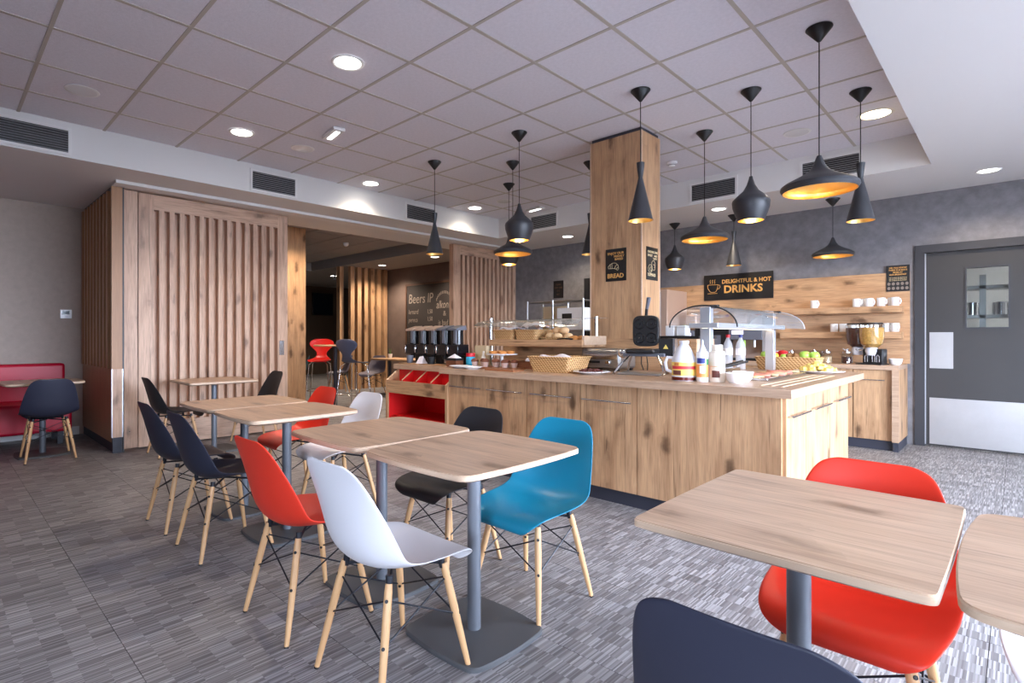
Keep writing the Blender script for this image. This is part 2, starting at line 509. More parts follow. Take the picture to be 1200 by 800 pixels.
o = mb.build('floor_tiles_beyond', 'vinyl_stripe', fl, smooth=0); o['kind'] = 'stuff'

# tiled ceiling recess
ce = struct(MB().box(XF - 0.02, -2.6, CZ + 0.02, XR + 0.02, YB2 + 0.02, CZ + 0.1).build('ceiling', 'tbar', smooth=0), 'suspended ceiling of grey mineral tiles')
ct_me = MB().box(-T / 2 + 0.011, -T / 2 + 0.011, 0.0, T / 2 - 0.011, T / 2 - 0.011, 0.012).mesh('ceiling_tile', 'tile_min', 0)
gx = [-2.335 + T * k for k in range(-6, 4) if XF - 0.1 < -2.335 + T * k < XR + 0.1]
xs_edges = [XF] + [x for x in gx if XF + 0.03 < x < XR - 0.03] + [XR]
ys_edges = [-2.6] + [1.71 + T * k for k in range(-7, 8) if -2.5 < 1.71 + T * k < YB2 - 0.03] + [YB2]
for a, b_ in zip(xs_edges[:-1], xs_edges[1:]):
    for c, d in zip(ys_edges[:-1], ys_edges[1:]):
        w, h = b_ - a, d - c
        if w < 0.1 or h < 0.1:
            continue
        put(ct_me, 'ceiling_tile', ce, ((a + b_) / 2, (c + d) / 2, CZ + 0.004), (0, 0, 0), (w / T, h / T, 1))
for x in xs_edges[1:-1]: box('grid_bar', 'tbar', x - 0.012, -2.6, CZ, x + 0.012, YB2, CZ + 0.006, ce)
for y in ys_edges[1:-1]: box('grid_bar', 'tbar', XF, y - 0.0115, CZ + 0.0005, XR, y + 0.0115, CZ + 0.006, ce)

# soffits (plasterboard drops) round the recess
TH = 3.2
def soffit(n, x0, y0, x1, y1, mat='soffit_paint', z=SZ, label=None):
    return struct(MB().box(x0, y0, z, x1, y1, TH).build('trim_%d' % n, mat, smooth=0), label)
soffit(1, -7.25, -2.7, XF, YW + 0.1, label='white plasterboard soffit over the slatted screens')
soffit(2, XF, YB2, XW + 0.3, YW + 0.1, label='white plasterboard soffit along the back wall')
soffit(3, XR, -2.7, XW + 0.3, YB2, label='white plasterboard soffit on the window side')
soffit(4, XL - 0.2, -2.7, -7.25, 1.45)
soffit(5, -16.2, 6.45, -7.25, 12.3, 'lounge_paint')
soffit(6, -16.2, 1.45, -12.0, 6.45, 'lounge_paint')
soffit(7, -12.0, 1.45, -7.25, 2.6, 'lounge_paint')
struct(MB().box(-6.545, 1.30, SZ - 0.03, -6.36, YW, SZ).build('trim_8', 'white_paint', smooth=0), 'white sliding screen track under the soffit')
LZ = 2.96
lc = struct(MB().box(-12.0, 2.6, LZ + 0.02, -7.25, 6.45, LZ + 0.1).build('ceiling_lounge', 'tbar', smooth=0), 'dim tiled lounge ceiling')
lt_me = MB().box(-0.288, -0.288, 0.0, 0.288, 0.288, 0.012).mesh('ceiling_tile', 'lounge_tile', 0)
for i in range(8):
    for j in range(6):
        put(lt_me, 'ceiling_tile', lc, (-7.25 - 0.3 - 0.594 * i, 6.45 - 0.33 - 0.64 * j, LZ), (0, 0, 0), (1, 1.07, 1))

# walls
struct(MB().box(XL - 0.2, -2.7, -0.1, XL, 1.42, SZ).build('wall_left', 'beige_paper', smooth=0), 'beige papered wall behind the red bench')
mb = MB()
mb.box(-6.63, YW, -0.1, -0.81, YW + 0.12, SZ).box(-0.81, YW, 2.19, 0.25, YW + 0.12, SZ).box(0.25, YW, -0.1, XW + 0.2, YW + 0.12, SZ)
struct(mb.build('wall_back', 'grey_plaster', smooth=0), 'dark grey mottled plaster back wall')
struct(MB().box(-10.65, YW, -0.1, -6.63, YW + 0.12, SZ).build('wall_lounge_back', 'brown_wall', smooth=0), 'dark brown lounge wall behind the chalkboard')
struct(MB().box(-16.0, 3.0, -0.1, -15.6, 12.3, SZ).build('wall_lounge_far', 'dark_room', smooth=0))
struct(MB().box(-16.0, 12.0, -0.1, -10.6, 12.3, SZ).build('wall_lounge_side', 'dark_room', smooth=0))
struct(MB().box(-10.75, YW + 0.12, -0.1, -10.6, 12.2, SZ).build('wall_lounge_right', 'dark_room', smooth=0))
struct(MB().box(-16.0, 4.30, -0.1, -8.4, 4.36, LZ).build('wall_lounge_near', 'dark_room', smooth=0))
struct(MB().box(-8.42, 1.42, -0.1, -8.30, 4.36, SZ + 0.2).build('wall_lounge_panel', 'oak_v', smooth=0), 'oak panelled wall end seen through the opening')

# window wall on the right and behind the camera: piers, sill, glazed openings with mullions
def window_wall(name, wn, along, a0, a1, w0, w1, pos, mat='white_paint', zs=0.3, zt=2.7, top=SZ):
    mb = MB()
    def bx(m, p0, p1, z0, z1, d0, d1):
        if along == 'y': m.box(pos + d0, p0, z0, pos + d1, p1, z1)
        else: m.box(p0, pos - d1, z0, p1, pos - d0, z1)
    bx(mb, a0, w0, -0.1, top, 0, 0.22); bx(mb, w1, a1, -0.1, top, 0, 0.22)
    bx(mb, w0, w1, -0.1, zs, 0, 0.22); bx(mb, w0, w1, zt, top, 0, 0.22)
    struct(mb.build(name, mat, smooth=0))
    n = max(2, round((w1 - w0) / 1.4)); st = (w1 - w0) / n
    for k in range(n):
        p0, p1 = w0 + st * k, w0 + st * (k + 1)
        g = MB(); bx(g, p0 + 0.04, p1 - 0.04, zs + 0.04, zt - 0.04, 0.10, 0.106)
        w = struct(g.build('window_%d' % (wn + k), 'window_glass', smooth=0))
        fm = MB()
        bx(fm, p0, p0 + 0.045, zs, zt, 0.07, 0.15); bx(fm, p1 - 0.045, p1, zs, zt, 0.07, 0.15)
        bx(fm, p0, p1, zs, zs + 0.045, 0.07, 0.15); bx(fm, p0, p1, zt - 0.045, zt, 0.07, 0.15)
        fm.build('window_frame', 'frame_grey', w, smooth=0)
    return n
window_wall('wall_right', 1, 'y', YN - 0.2, YW + 0.12, 1.0, 5.7, XW, zt=2.5)
window_wall('wall_near', 4, 'x', XL - 0.2, XW, .2, 1.8, YN, 'grey_plaster', .6, 2.1, 3.15)
struct(MB().box(-14, -40, -.4, 45, 40, -.15).build('ground_outside', 'paving', smooth=0))

# ------------------------------------------------------------------ slatted screens on the left
def Yx(px):                                   # where a photo column meets the screen plane
    u = (px - CX) / F_PX
    return XP * (1 + u) / (-1 + u)
def slat_screen(y0, y1, stile_l, stile_r, n, label, z0=0.02, z1=2.72, rail=0.16, foot=0.25, pull=None, sw=None):
    t = thing('slatted_screen', label, 'screen', (XP, (y0 + y1) / 2, 0), 0, 'slatted oak screens on the ceiling track')
    h = (y1 - y0) / 2
    def b(name, mat, ya, yb, za, zb, xa, xb): return box(name, mat, xa, ya, za, xb, yb, zb, t)
    b('back_panel', 'oak_screen', -h, h, z0, z1, -0.10, -0.085)
    b('stile', 'oak_screen', -h, -h + stile_l, z0, z1, -0.085, 0.0)
    b('stile', 'oak_screen', h - stile_r, h, z0, z1, -0.085, 0.0)
    b('top_rail', 'oak_screen_h', -h + stile_l, h - stile_r, z1 - rail, z1, -0.085, 0.0)
    if foot: b('bottom_rail', 'oak_screen_h', -h + stile_l, h - stile_r, z0, z0 + foot, -0.085, -0.004)
    a0, a1 = -h + stile_l, h - stile_r
    st = (a1 - a0) / (n + 0.5); sw = sw or st * 0.50
    zb_, zt_ = z0 + foot, z1 - rail
    me = MB().box(-0.085, -sw / 2, 0, -0.004, sw / 2, zt_ - zb_).mesh('slat', 'oak_screen', 0)
    for k in range(n): put(me, 'slat', t, (0, a0 + st * (k + 0.75), zb_))
    if pull:
        p = b('flush_pull', 'steel', pull - 0.03, pull + 0.03, 0.96, 1.14, 0.0, 0.006)
        box('pull_recess', 'black', 0.006, pull - 0.012, 1.0, 0.0075, pull + 0.012, 1.08, p)
    return t
ya, yb = Yx(162.5), Yx(337)
slat_screen(ya, yb, Yx(180.5) - ya, yb - Yx(325.5), 13, 'wide slatted oak sliding screen behind the wall table', pull=(yb - ya) / 2 - 0.08)
slat_screen(6.09, YW - 0.02, 0.16, 0.08, 12, 'narrow slatted oak screen beside the grey back wall and chalkboard', foot=0.2)
fx = thing('wall_panel', 'plain oak filler board between the corner post and the slatted screen', 'panel', (XP - 0.02, (1.405 + ya) / 2, 0))
hh = (ya - 1.405) / 2 - 0.004
box('board', 'oak_screen', -0.03, -hh, 0.02, 0.0, hh, 2.73, fx)
box('screw_cap', 'black', 0.0, -0.01, 0.19, 0.002, 0.0, 0.2, fx)
# the slatted box corner beside the bench
t = thing('slatted_partition', 'slatted oak partition end beside the red bench', 'partition', (-7.34, 1.36, 0))
box('core', 'oak_plain', -0.79, -0.02, 0.0, 0.78, 0.05, SZ - 0.03, t)
box('lower_panel', 'oak_plain', -0.785, -0.045, 0.10, 0.76, -0.02, 0.86, t)
box('plinth', 'plinth', -0.785, -0.035, 0.0, 0.79, -0.02, 0.10, t)
me = MB().box(-0.035, -0.065, 0, 0.035, -0.02, SZ - 0.05 - 0.86).mesh('slat', 'oak_plain', 0)
for k in range(9): put(me, 'slat', t, (-0.72 + k * 0.165, 0, 0.86))
box('end_post', 'oak_plain', 0.76, -0.06, 0.86, 0.80, 0.035, SZ - 0.03, t)
box('end_post', 'oak_screen', 0.76, -0.06, 0.16, 0.81, 0.035, 0.86, t)
box('end_plinth', 'plinth', 0.76, -0.05, 0.0, 0.80, 0.03, 0.16, t)
for y in (-0.062, 0.030): box('edge_trim', 'alu', 0.80, y, 0.16, 0.813, y + 0.008, 0.86, t)
box('shadow_strip', 'black', -0.79, -0.03, SZ - 0.03, 0.80, 0.05, SZ, t)
box('corner_strip', 'frame_grey', 0.76, 0.035, 0.0, 0.80, 0.05, SZ - 0.03, t)
# lounge slat screen of free standing posts
t = thing('post_screen', 'row of tall oak posts in front of the dark lounge', 'screen', (-10.62, 7.05, 0))
me = MB().box(-0.05, -0.05, 0, 0.05, 0.05, SZ).mesh('post', 'oak_v', 0)
for k in range(6): put(me, 'post', t, (0, -0.36 + k * 0.18, 0))
box('tall_post', 'oak_v', -0.27, -0.58, 0, -0.13, -0.48, LZ, t)

# ------------------------------------------------------------------ shell chairs
def shell_mesh(mat):
    rows = [(.214, .367, .122, .000), (.227, .383, .152, .000), (.230, .403, .178, .000), (.212, .422, .198, .002), (.165, .432, .213, .009), (.08, .423, .227, .026),
            (0, .414, .232, .040), (-.07, .410, .234, .053), (-.125, .417, .234, .064), (-.168, .440, .233, .071), (-.198, .483, .230, .074),
            (-.216, .54, .222, .068), (-.230, .60, .211, .057), (-.244, .66, .196, .042), (-.257, .715, .180, .028), (-.267, .757, .160, .016),
            (-.272, .780, .134, .008), (-.274, .791, .096, .003)]
    pts = []
    for i, (y, z, hw, lf) in enumerate(rows):
        a, b = rows[max(i - 1, 0)], rows[min(i + 1, len(rows) - 1)]
        t = Vector((b[0] - a[0], b[1] - a[1])).normalized()
        n = (t.y, -t.x)
        row = []
        for k in range(13):
            u = -1 + 2 * k / 12
            l = lf * abs(u) ** 2.1
            row.append((hw * u, y + n[0] * l, z + n[1] * l))
        pts.append(row)
    o = MB().grid(pts).build('seat_shell', mat, smooth=0)
    md = o.modifiers.new('s', 'SOLIDIFY'); md.thickness = 0.007; md.offset = 0
    md = o.modifiers.new('ss', 'SUBSURF'); md.levels = 2; md.render_levels = 2
    return bake(o)
SHELL = {}
FT = 0.195
LEG_ME = MB().tube([(0, 0, 0.006), (0, 0, 0.12), (0, 0, 0.25), (0, 0, 0.36), (0, 0, 0.385)], [.0095, .0125, .0145, .014, .012], 12).mesh('leg', 'beech', 50)
GL_ME = MB().cyl((0, 0, 0), (0, 0, 0.008), .0095, .0095, 10).mesh('foot_glide', 'black', 50)
BOLT_ME = MB().cyl((0, -.0155, 0), (0, .0155, 0), .006, .006, 8).mesh('bolt', 'black', 50)
LT = [(-.135, -.115), (.135, -.115), (.135, .125), (-.135, .125)]       # leg tops
LF = [(-FT, -FT), (FT, -FT), (FT, FT), (-FT, FT)]                        # feet
def leg_pt(k, z):
    s = z / 0.385
    return (LF[k][0] + (LT[k][0] - LF[k][0]) * s, LF[k][1] + (LT[k][1] - LF[k][1]) * s, z)
BR_ME = []
for k in range(4):
    j = (k + 1) % 4
    m_ = MB()
    m_.cyl(leg_pt(k, .335), leg_pt(j, .20), .0032, n=6).cyl(leg_pt(j, .335), leg_pt(k, .20), .0032, n=6)
    BR_ME.append(m_.mesh('cross_brace', 'wire_black', 50))
m_ = MB()
m_.tube([(LT[0][0], LT[0][1], .375), (0, 0, .392), (LT[2][0], LT[2][1], .385)], .006, 6)
m_.tube([(LT[1][0], LT[1][1], .375), (0, 0, .392), (LT[3][0], LT[3][1], .385)], .006, 6)
for (x, y) in LT: m_.cyl((x * .98, y * .98, .368), (x * .94, y * .94, .408), .011, .013, 8)
MOUNT_ME = m_.mesh('seat_mount', 'wire_black', 50)
def shell_chair(label, mat, x, y, rz, group='moulded shell chairs with wooden dowel legs', small=False):
    if mat not in SHELL: SHELL[mat] = shell_mesh(mat)
    t = thing('shell_chair', label, 'chair', (x, y, 0), rz, group)
    put(SHELL[mat], 'seat_shell', t)
    for k in range(4):
        d = Vector(leg_pt(k, .385)) - Vector(LF[k] + (0,))
        q = d.to_track_quat('Z', 'Y').to_euler()
        l = put(LEG_ME, 'leg', t, LF[k] + (0,), q, (1, 1, d.length / .385))
        if not small:
            put(GL_ME, 'foot_glide', l)
            put(BOLT_ME, 'bolt', l, (0, 0, .335)); put(BOLT_ME, 'bolt', l, (0, 0, .20))
        put(BR_ME[k], 'cross_brace', t)
    put(MOUNT_ME, 'seat_mount', t)
    return t
shell_chair('white shell chair in the foreground with its back to the camera', 'shell_white', -1.60, 1.18, 0)
shell_chair('red shell chair between the foreground white chair and the two navy chairs', 'shell_red', -2.185, 1.16, 0)
shell_chair('navy shell chair nearest to the red chair at the joined left tables', 'shell_navy', -3.22, 1.19, 0)
shell_chair('navy shell chair behind another navy one, at the far end of the joined left tables', 'shell_navy', -3.82, 1.19, 0)
shell_chair('turquoise blue shell chair facing the camera', 'shell_blue', -1.585, 1.955, PI)
shell_chair('black shell chair tucked under the table beside the blue chair', 'shell_black', -2.16, 1.965, PI)
shell_chair('white shell chair on the far side of the joined left tables', 'shell_white', -3.32, 1.99, PI)
shell_chair('red shell chair on the far side of the joined left tables', 'shell_red', -3.94, 1.99, PI)
shell_chair('red shell chair under the right foreground table', 'shell_red', -.335, 1.90, PI)
shell_chair('dark navy shell chair cut off by the bottom edge of the photo', 'shell_navy', -.288, 1.08, 0)
shell_chair('white shell chair just showing at the right edge of the photo', 'shell_white', .195, 1.93, PI)
shell_chair('dark navy shell chair facing the red bench', 'shell_navy', -6.725, .81, R(90))
shell_chair('black shell chair at the left side of the table by the slatted screen', 'shell_black', -6.11, 1.76, 0)
shell_chair('black shell chair at the right side of the table by the slatted screen', 'shell_black', -6.13, 2.60, PI)
shell_chair('grey shell chair in the dim lounge, right of the blue bar stool', 'shell_grey', -9.45, 6.45, R(200), small=True)
shell_chair('pale shell chair in the dim lounge, behind the blue bar stool', 'shell_grey', -10.1, 6.05, R(160), small=True)
shell_chair('dark teal shell chair in the dim lounge behind the red bar stool', 'shell_teal', -10.6, 5.35, R(150), small=True)

# ------------------------------------------------------------------ pedestal tables
def outline(hx, hy, bulge, rc, n=8):
    """rectangle with bowed sides and rounded corners"""
    P = []
    cs = [(-hx, -hy), (hx, -hy), (hx, hy), (-hx, hy)]
    sides = []
    for k in range(4):
        a, b = Vector(cs[k]), Vector(cs[(k + 1) % 4])
        d = (b - a); L_ = d.length; nrm = Vector((d.y, -d.x)).normalized()
        e = rc / L_
        sides.append([a + d * (e + (1 - 2 * e) * i / n) + nrm * bulge * (1 - (2 * (e + (1 - 2 * e) * i / n) - 1) ** 2) for i in range(n + 1)])
    for k in range(4):
        P += sides[k]
        p, q = sides[k][-1], sides[(k + 1) % 4][0]
        c = Vector(cs[(k + 1) % 4])
        for s in (.25, .5, .75):
            P.append(p * (1 - s) ** 2 + c * 2 * s * (1 - s) + q * s * s)
    return [(v.x, v.y) for v in P]
TABS = {}
def pedestal_table(label, x, y, hx, hy, bulge=.022, rc=.05, base=.205, px=0.0, py=0.0, edge='edge_ply'):
    t = thing('pedestal_table', label, 'table', (x, y, 0), 0, 'square oak topped pedestal tables')
    key = (hx, hy, bulge, rc, base, edge)
    if key not in TABS:
        po = outline(hx, hy, bulge, rc)
        n = len(po)
        inn = [(a * (1 - .02 / hx), b * (1 - .02 / hy)) for a, b in po]
        inn2 = [(a * (1 - .0025 / hx), b * (1 - .0025 / hy)) for a, b in po]
        top = MB().prism(inn2, .7385, .741).mesh('tabletop', 'oak_table', 0)
        e = MB()
        lv = [[(a, b, .7385) for a, b in inn2], [(a, b, .7365) for a, b in po], [(a, b, .722) for a, b in po], [(a, b, .712) for a, b in inn]]
        e.add([p for r_ in lv for p in r_], [(i * n + k, i * n + (k + 1) % n, (i + 1) * n + (k + 1) % n, (i + 1) * n + k) for i in range(3) for k in range(n)] + [tuple(range(3 * n, 4 * n)), tuple(range(n))])
        em = e.mesh('edge_band', edge, 30)
        bo = outline(base, base, .02, .04)
        bi = [(a * .975, b * .975) for a, b in bo]
        bm_ = MB(); lv = [[(a, b, 0) for a, b in bo], [(a, b, .010) for a, b in bo], [(a, b, .016) for a, b in bi]]
        bm_.add([p for r_ in lv for p in r_], [(i * n + k, i * n + (k + 1) % n, (i + 1) * n + (k + 1) % n, (i + 1) * n + k) for i in range(2) for k in range(n)] + [tuple(range(2 * n, 3 * n)), tuple(range(n))])
        pm = MB().cyl((0, 0, .016), (0, 0, .704), .0275, n=24).mesh('pole', 'pole_grey', 50)
        fm = MB().box(-.10, -.10, .704, .10, .10, .712).mesh('top_plate', 'pole_grey', 0)
        TABS[key] = (top, em, bm_.mesh('base_plate', 'base_grey', 30), pm, fm)
    for me, nm in zip(TABS[key], ('tabletop', 'edge_band', 'base_plate', 'pole', 'top_plate')): put(me, nm, t, (px, py, 0) if nm in ('base_plate', 'pole') else (0, 0, 0))
    return t
pedestal_table('bow-sided oak table in the middle foreground, between the white and blue chairs', -1.565, 1.56, .295, .335, .018)
pedestal_table('bow-sided oak table pushed against the middle foreground table, in front of the red shell chair', -2.205, 1.56, .295, .335, .018)
pedestal_table('nearer of the two joined oak tables by the navy chairs', -3.19, 1.55, .295, .335, .018)
pedestal_table('farther of the two joined oak tables by the navy chairs', -3.83, 1.55, .295, .335, .018)
pedestal_table('oak table standing alone in front of the slatted screen', -6.00, 2.11, .33, .34, .006, .03)
pedestal_table('straight-edged oak table in the right foreground above the red chair', -.395, 1.61, .295, .36, .004, .02, py=-.05)
pedestal_table('bow-sided oak table cut off by the right edge of the photo', .225, 1.59, .295, .35)
pedestal_table('oak table in front of the red bench', -7.02, .80, .30, .31)
pedestal_table('second oak table at the red bench, cut off by the left edge of the photo', -7.02, .03, .30, .31)

# ------------------------------------------------------------------ red bench
t = thing('bench_seat', 'red upholstered wall bench at the far left', 'bench', (XL, .0, 0))
box('backrest', 'bench_red', .002, -2.4, .44, .16, 1.12, .88, t, .03)
box('seat_cushion', 'bench_red', .03, -2.4, .14, .62, 1.12, .46, t, .03)
for y in (1.02, .1, -.8, -1.7):
    for x in (.14, .54): box('leg', 'plinth', x - .025, y - .025, 0, x + .025, y + .025, .142, t)
struct(MB().box(XL, -2.6, 0, XL + .002, 1.28, .1).build('baseboard_left', 'white_paint', smooth=0))

# ------------------------------------------------------------------ lounge furniture
def bar_stool(label, mat, x, y, rz):
    t = thing('bar_stool', label, 'stool', (x, y, 0), rz, 'bar stools at the round high table')
    rows = [(.19, .765, .13, 0), (.18, .778, .17, .004), (.10, .785, .195, .008), (0, .780, .195, .012), (-.09, .782, .175, .016), (-.15, .80, .125, .02), (-.185, .845, .085, .02),
            (-.20, .90, .08, .02), (-.208, .945, .10, .022), (-.215, .99, .165, .03), (-.222, 1.05, .215, .04), (-.228, 1.10, .205, .036), (-.232, 1.135, .15, .028), (-.234, 1.15, .08, .02)]
    pts = [[(hw * u, yy + (lf * u * u if zz > .86 else 0), zz + (lf * u * u if zz <= .86 else 0)) for u in [-1 + 2 * k / 10 for k in range(11)]] for yy, zz, hw, lf in rows]
    o = MB().grid(pts).build('seat_shell', mat, smooth=0)
    md = o.modifiers.new('s', 'SOLIDIFY'); md.thickness = .012; md.offset = 0
    md = o.modifiers.new('ss', 'SUBSURF'); md.levels = 2; md.render_levels = 2
    put(bake(o), 'seat_shell', t)
    for sx in (-1, 1):
        for sy in (-1, 1):
            MB().tube([(sx * .10, sy * .10, .772), (sx * .15, sy * .14, .72), (sx * .21, sy * .21, 0)], .010, 8).build('leg', 'chrome', t, smooth=50)
    rr = [(.185 * math.cos(2 * PI * k / 24), .185 * math.sin(2 * PI * k / 24), .26) for k in range(25)]
    r_ = .178
    MB().tube([(-r_, -r_, .28), (r_, -r_, .28), (r_, r_, .28), (-r_, r_, .28), (-r_, -r_, .28)], .008, 8).build('foot_ring', 'chrome', t, smooth=50)
    return t
bar_stool('red bar stool with waisted back at the round high table', 'stool_red', -8.42, 4.68, R(-130))
bar_stool('blue-grey bar stool with waisted back in front of the round high table', 'stool_blue', -7.42, 4.72, R(20))
t = thing('high_table', 'round oak high table on a dark pole in the lounge', 'table', (-7.98, 4.72, 0))
MB().lathe([(.0, 1.055), (.34, 1.055), (.35, 1.045), (.35, 1.035), (.33, 1.028), (0, 1.028)], 32).build('tabletop', 'oak_hy', t)
MB().cyl((0, 0, .012), (0, 0, 1.028), .035).build('pole', 'plinth', t)
MB().lathe([(0, 0), (.24, 0), (.24, .008), (.22, .014), (0, .014)], 24).build('base_plate', 'plinth', t)
t = thing('lounge_table', 'long low oak table in the dim lounge under the chalkboard', 'table', (-8.75, 6.75, 0))
box('tabletop', 'oak_h', -.75, -.33, .71, .75, .33, .74, t)
for x in (-.5, .5):
    MB().cyl((x, 0, .01), (x, 0, .71), .03).build('pole', 'plinth', t); box('base_plate', 'plinth', x - .2, -.2, 0, x + .2, .2, .012, t)
t = thing('flower_pot', 'small white pot with a sprig on the lounge table', 'pot', (-9.2, 6.72, .74))
MB().lathe([(0, 0), (.035, 0), (.048, .09), (.042, .09), (.036, .02), (0, .02)], 16).build('pot', 'ceramic', t)
mb = MB()
for k in range(7):
    a = k * .9; mb.tube([(0, 0, .02), (.012 * math.cos(a), .012 * math.sin(a), .12), (.03 * math.cos(a), .03 * math.sin(a), .19 + .01 * (k % 3))], [.003, .004, .001], 5)
mb.build('sprig', 'plant_green', t)
t = thing('wall_television', 'dark flat television on the far lounge wall', 'television', (-15.55, 8.75, 0))
box('casing', 'black', -.04, -.35, 1.85, .03, .35, 2.55, t); box('screen', 'screen_dark', .03, -.33, 1.88, .033, .33, 2.52, t)
t = thing('chalkboard', 'framed chalkboard with hand-lettered beer menu on the brown wall', 'chalkboard', (-9.05, YW, 1.55))
box('board', 'chalkboard', -.80, -.02, -.55, .90, 0, .78, t)
for a in ((-.84, -.55, -.80, .82), (.90, -.55, .94, .82)): box('frame', 'chalk_frame', a[0], -.035, a[1], a[2], 0, a[3], t)
box('frame', 'chalk_frame', -.80, -.035, .78, .90, 0, .82, t); box('frame', 'chalk_frame', -.84, -.035, -.59, .94, 0, -.55, t)
RY = (R(90), 0, 0)
text('Beers IP', .30, 'chalk', t, (-.74, -.022, .38), RY, .0, sx=.85, shear=.1)
for s, z in (('lernard', .14), ('pereca', -.04), ('Leskovack', -.26)): text(s, .15, 'chalk', t, (-.74, -.022, z), RY, sx=.8, shear=.15)
for z in (.14, -.02, -.26): text('1,50', .13, 'chalk', t, (-.08, -.022, z), RY, sx=.8)
text('alkoni', .24, 'chalk', t, (.22, -.022, .24), RY, sx=.75, shear=.15)
text('&', .15, 'chalk', t, (.44, -.022, .08), RY)
text('is bad', .17, 'chalk', t, (.28, -.022, -.12), RY, sx=.8, shear=.1)
mb = MB()
for a0, a1, zc in ((25, 155, .32), (205, 335, -.05)):
    for k in range(13):
        a = R(a0 + (a1 - a0) * k / 12)
        mb.box(.48 + .27 * math.cos(a) - .012, -.022, zc + .26 * math.sin(a) - .03, .48 + .27 * math.cos(a) + .006, -.021, zc + .26 * math.sin(a) + .03)
mb.build('chalk_wreath', 'chalk', t, smooth=0)

# ------------------------------------------------------------------ buffet island
WT = .90
t = thing('column', 'oak clad column rising from the buffet island to the ceiling', 'column', (-2.63, 4.63, 0))
box('core', 'plinth', -.255, -.16, 0, .255, .16, CZ, t)
box('cladding', 'oak_v', -.265, -.17, 0, .265, -.16, CZ - .03, t); box('cladding', 'oak_v', -.265, .16, 0, .265, .17, CZ - .03, t)
box('cladding', 'oak_v', .255, -.16, 0, .265, .16, CZ - .03, t); box('cladding', 'oak_v', -.265, -.16, 0, -.255, .16, CZ - .03, t)
for sx in (-1, 1):
    for sy in (-1, 1): box('corner_trim', 'edge_ply', sx * .262 - .006, sy * .168 - .006, 1.18, sx * .262 + .006, sy * .168 + .006, CZ - .03, t)

wt = thing('worktop', 'thick oak worktop of the buffet island', 'worktop', (-2.36, 3.355, .85))
ox, oy = 2.36, -3.355
poly = [(-3.83, 3.355), (-.885, 3.355), (-.885, 5.34), (-1.02, 5.52), (-1.9, 5.52), (-1.9, 4.435), (-3.83, 4.435)]
poly = [(x + ox, y + oy) for x, y in poly]
MB().prism(poly, 0, .05).build('board', 'worktop_ply', wt, .002)
me = MB().box(-.006, -.62, .05, .006, .62, .0545).mesh('trivet_strip', 'edge_ply', 0)
for x in (-1.10, -1.04, -.98): put(me, 'trivet_strip', wt, (x + ox, 4.15 + oy, 0))

HB = {}
def bar_handle(L_):
    if L_ not in HB:
        m_ = MB().cyl((-L_ / 2, -.032, 0), (L_ / 2, -.032, 0), .006, n=10)
        for s in (-1, 1): m_.cyl((s * L_ * .42, 0, 0), (s * L_ * .42, -.032, 0), .004, n=8)
        HB[L_] = m_.mesh('handle', 'steel', 50)
    return HB[L_]
def cabinet(label, w, d, loc, rz, handle, hx=0.0, group='oak cabinets of the buffet island', mat='oak_v', top=.85, z0=.10):
    t = thing('base_cabinet', label, 'cabinet', loc, rz, group)
    box('body', mat, -w / 2 + .001, .02, z0, w / 2 - .001, d, top - .001, t)
    dr = box('door', mat, -w / 2 + .004, 0, z0 + .005, w / 2 - .004, .02, top - .008, t)
    put(bar_handle(handle), 'handle', dr, (hx, -.01, .735 - z0 - .005 if top > .8 else .70))
    return t
js = [-3.79, -3.297, -2.842, -2.322, -1.858]
names = ['first', 'second', 'third', 'fourth']
for k in range(4):
    w = js[k + 1] - js[k]
    cabinet('oak island cabinet with a steel bar handle, %s to the right of the red unit' % names[k], w, .55, ((js[k] + js[k + 1]) / 2, 3.44, 0), 0, .40)
t = thing('corner_panel', 'wide plain oak front panel at the right corner of the island', 'panel', (-1.398, 3.44, 0))
box('board', 'oak_v', -.458, 0, .105, .438, .018, .845, t)
ey = [3.46, 3.872, 4.48, 5.06]; en = ['nearest the corner', 'in the middle', 'farthest from the corner']
for k in range(3):
    w = ey[k + 1] - ey[k]
    cabinet('pale lit oak cabinet on the end of the island, ' + en[k], w, .50, (-.94, (ey[k] + ey[k + 1]) / 2, 0), R(90), .42 if w > .5 else .36)
t = thing('island_plinth', 'dark kickboard under the buffet island', 'plinth', (-2.3, 3.48, 0))
box('board', 'plinth', -1.49, 0, 0, 1.33, .02, .0995, t); box('board', 'plinth', 1.31, .02, 0, 1.33, 1.56, .0995, t)

# red pigeonhole unit at the left end
t = thing('cutlery_unit', 'red lined oak unit with sloping pigeonholes and open shelves', 'cabinet', (-4.275, 3.42, 0))
side = [(0, .02), (0, .735), (.16, .845), (.62, .845), (.62, .02)]
for x in (-.485, .457): MB().extrude(side, 'x', x, x + .028).build('side_panel', 'oak_v', t, smooth=0)
box('back_panel', 'bin_red', -.457, .50, .02, .457, .515, .84, t)
box('inner_side', 'bin_red', -.457, .02, .03, -.452, .50, .60, t); box('inner_side', 'bin_red', .452, .02, .03, .457, .50, .60, t)
box('shelf', 'bin_red', -.452, .03, .335, .452, .50, .36, t); box('bottom', 'bin_red', -.457, 0, .0, .457, .50, .03, t)
box('front_rail', 'oak_h', -.457, 0, .605, .457, .02, .735, t); box('bin_floor', 'bin_red', -.457, .02, .605, .457, .50, .62, t)
dv = [(.02, .62), (.02, .742), (.16, .838), (.16, .62)]
for k in range(3):
    x = -.457 + .914 * (k + 1) / 4
    MB().extrude([(a - .0, b) for a, b in dv], 'x', x - .008, x + .008).build('divider', 'bin_red', t, smooth=0)
    MB().extrude([(.018, .742), (.018, .746), (.16, .8435), (.16, .8395)], 'x', x - .009, x + .009).build('divider_edge', 'oak_hy', t, smooth=0)
box('bin_back', 'bin_red', -.457, .16, .62, .457, .17, .845, t)
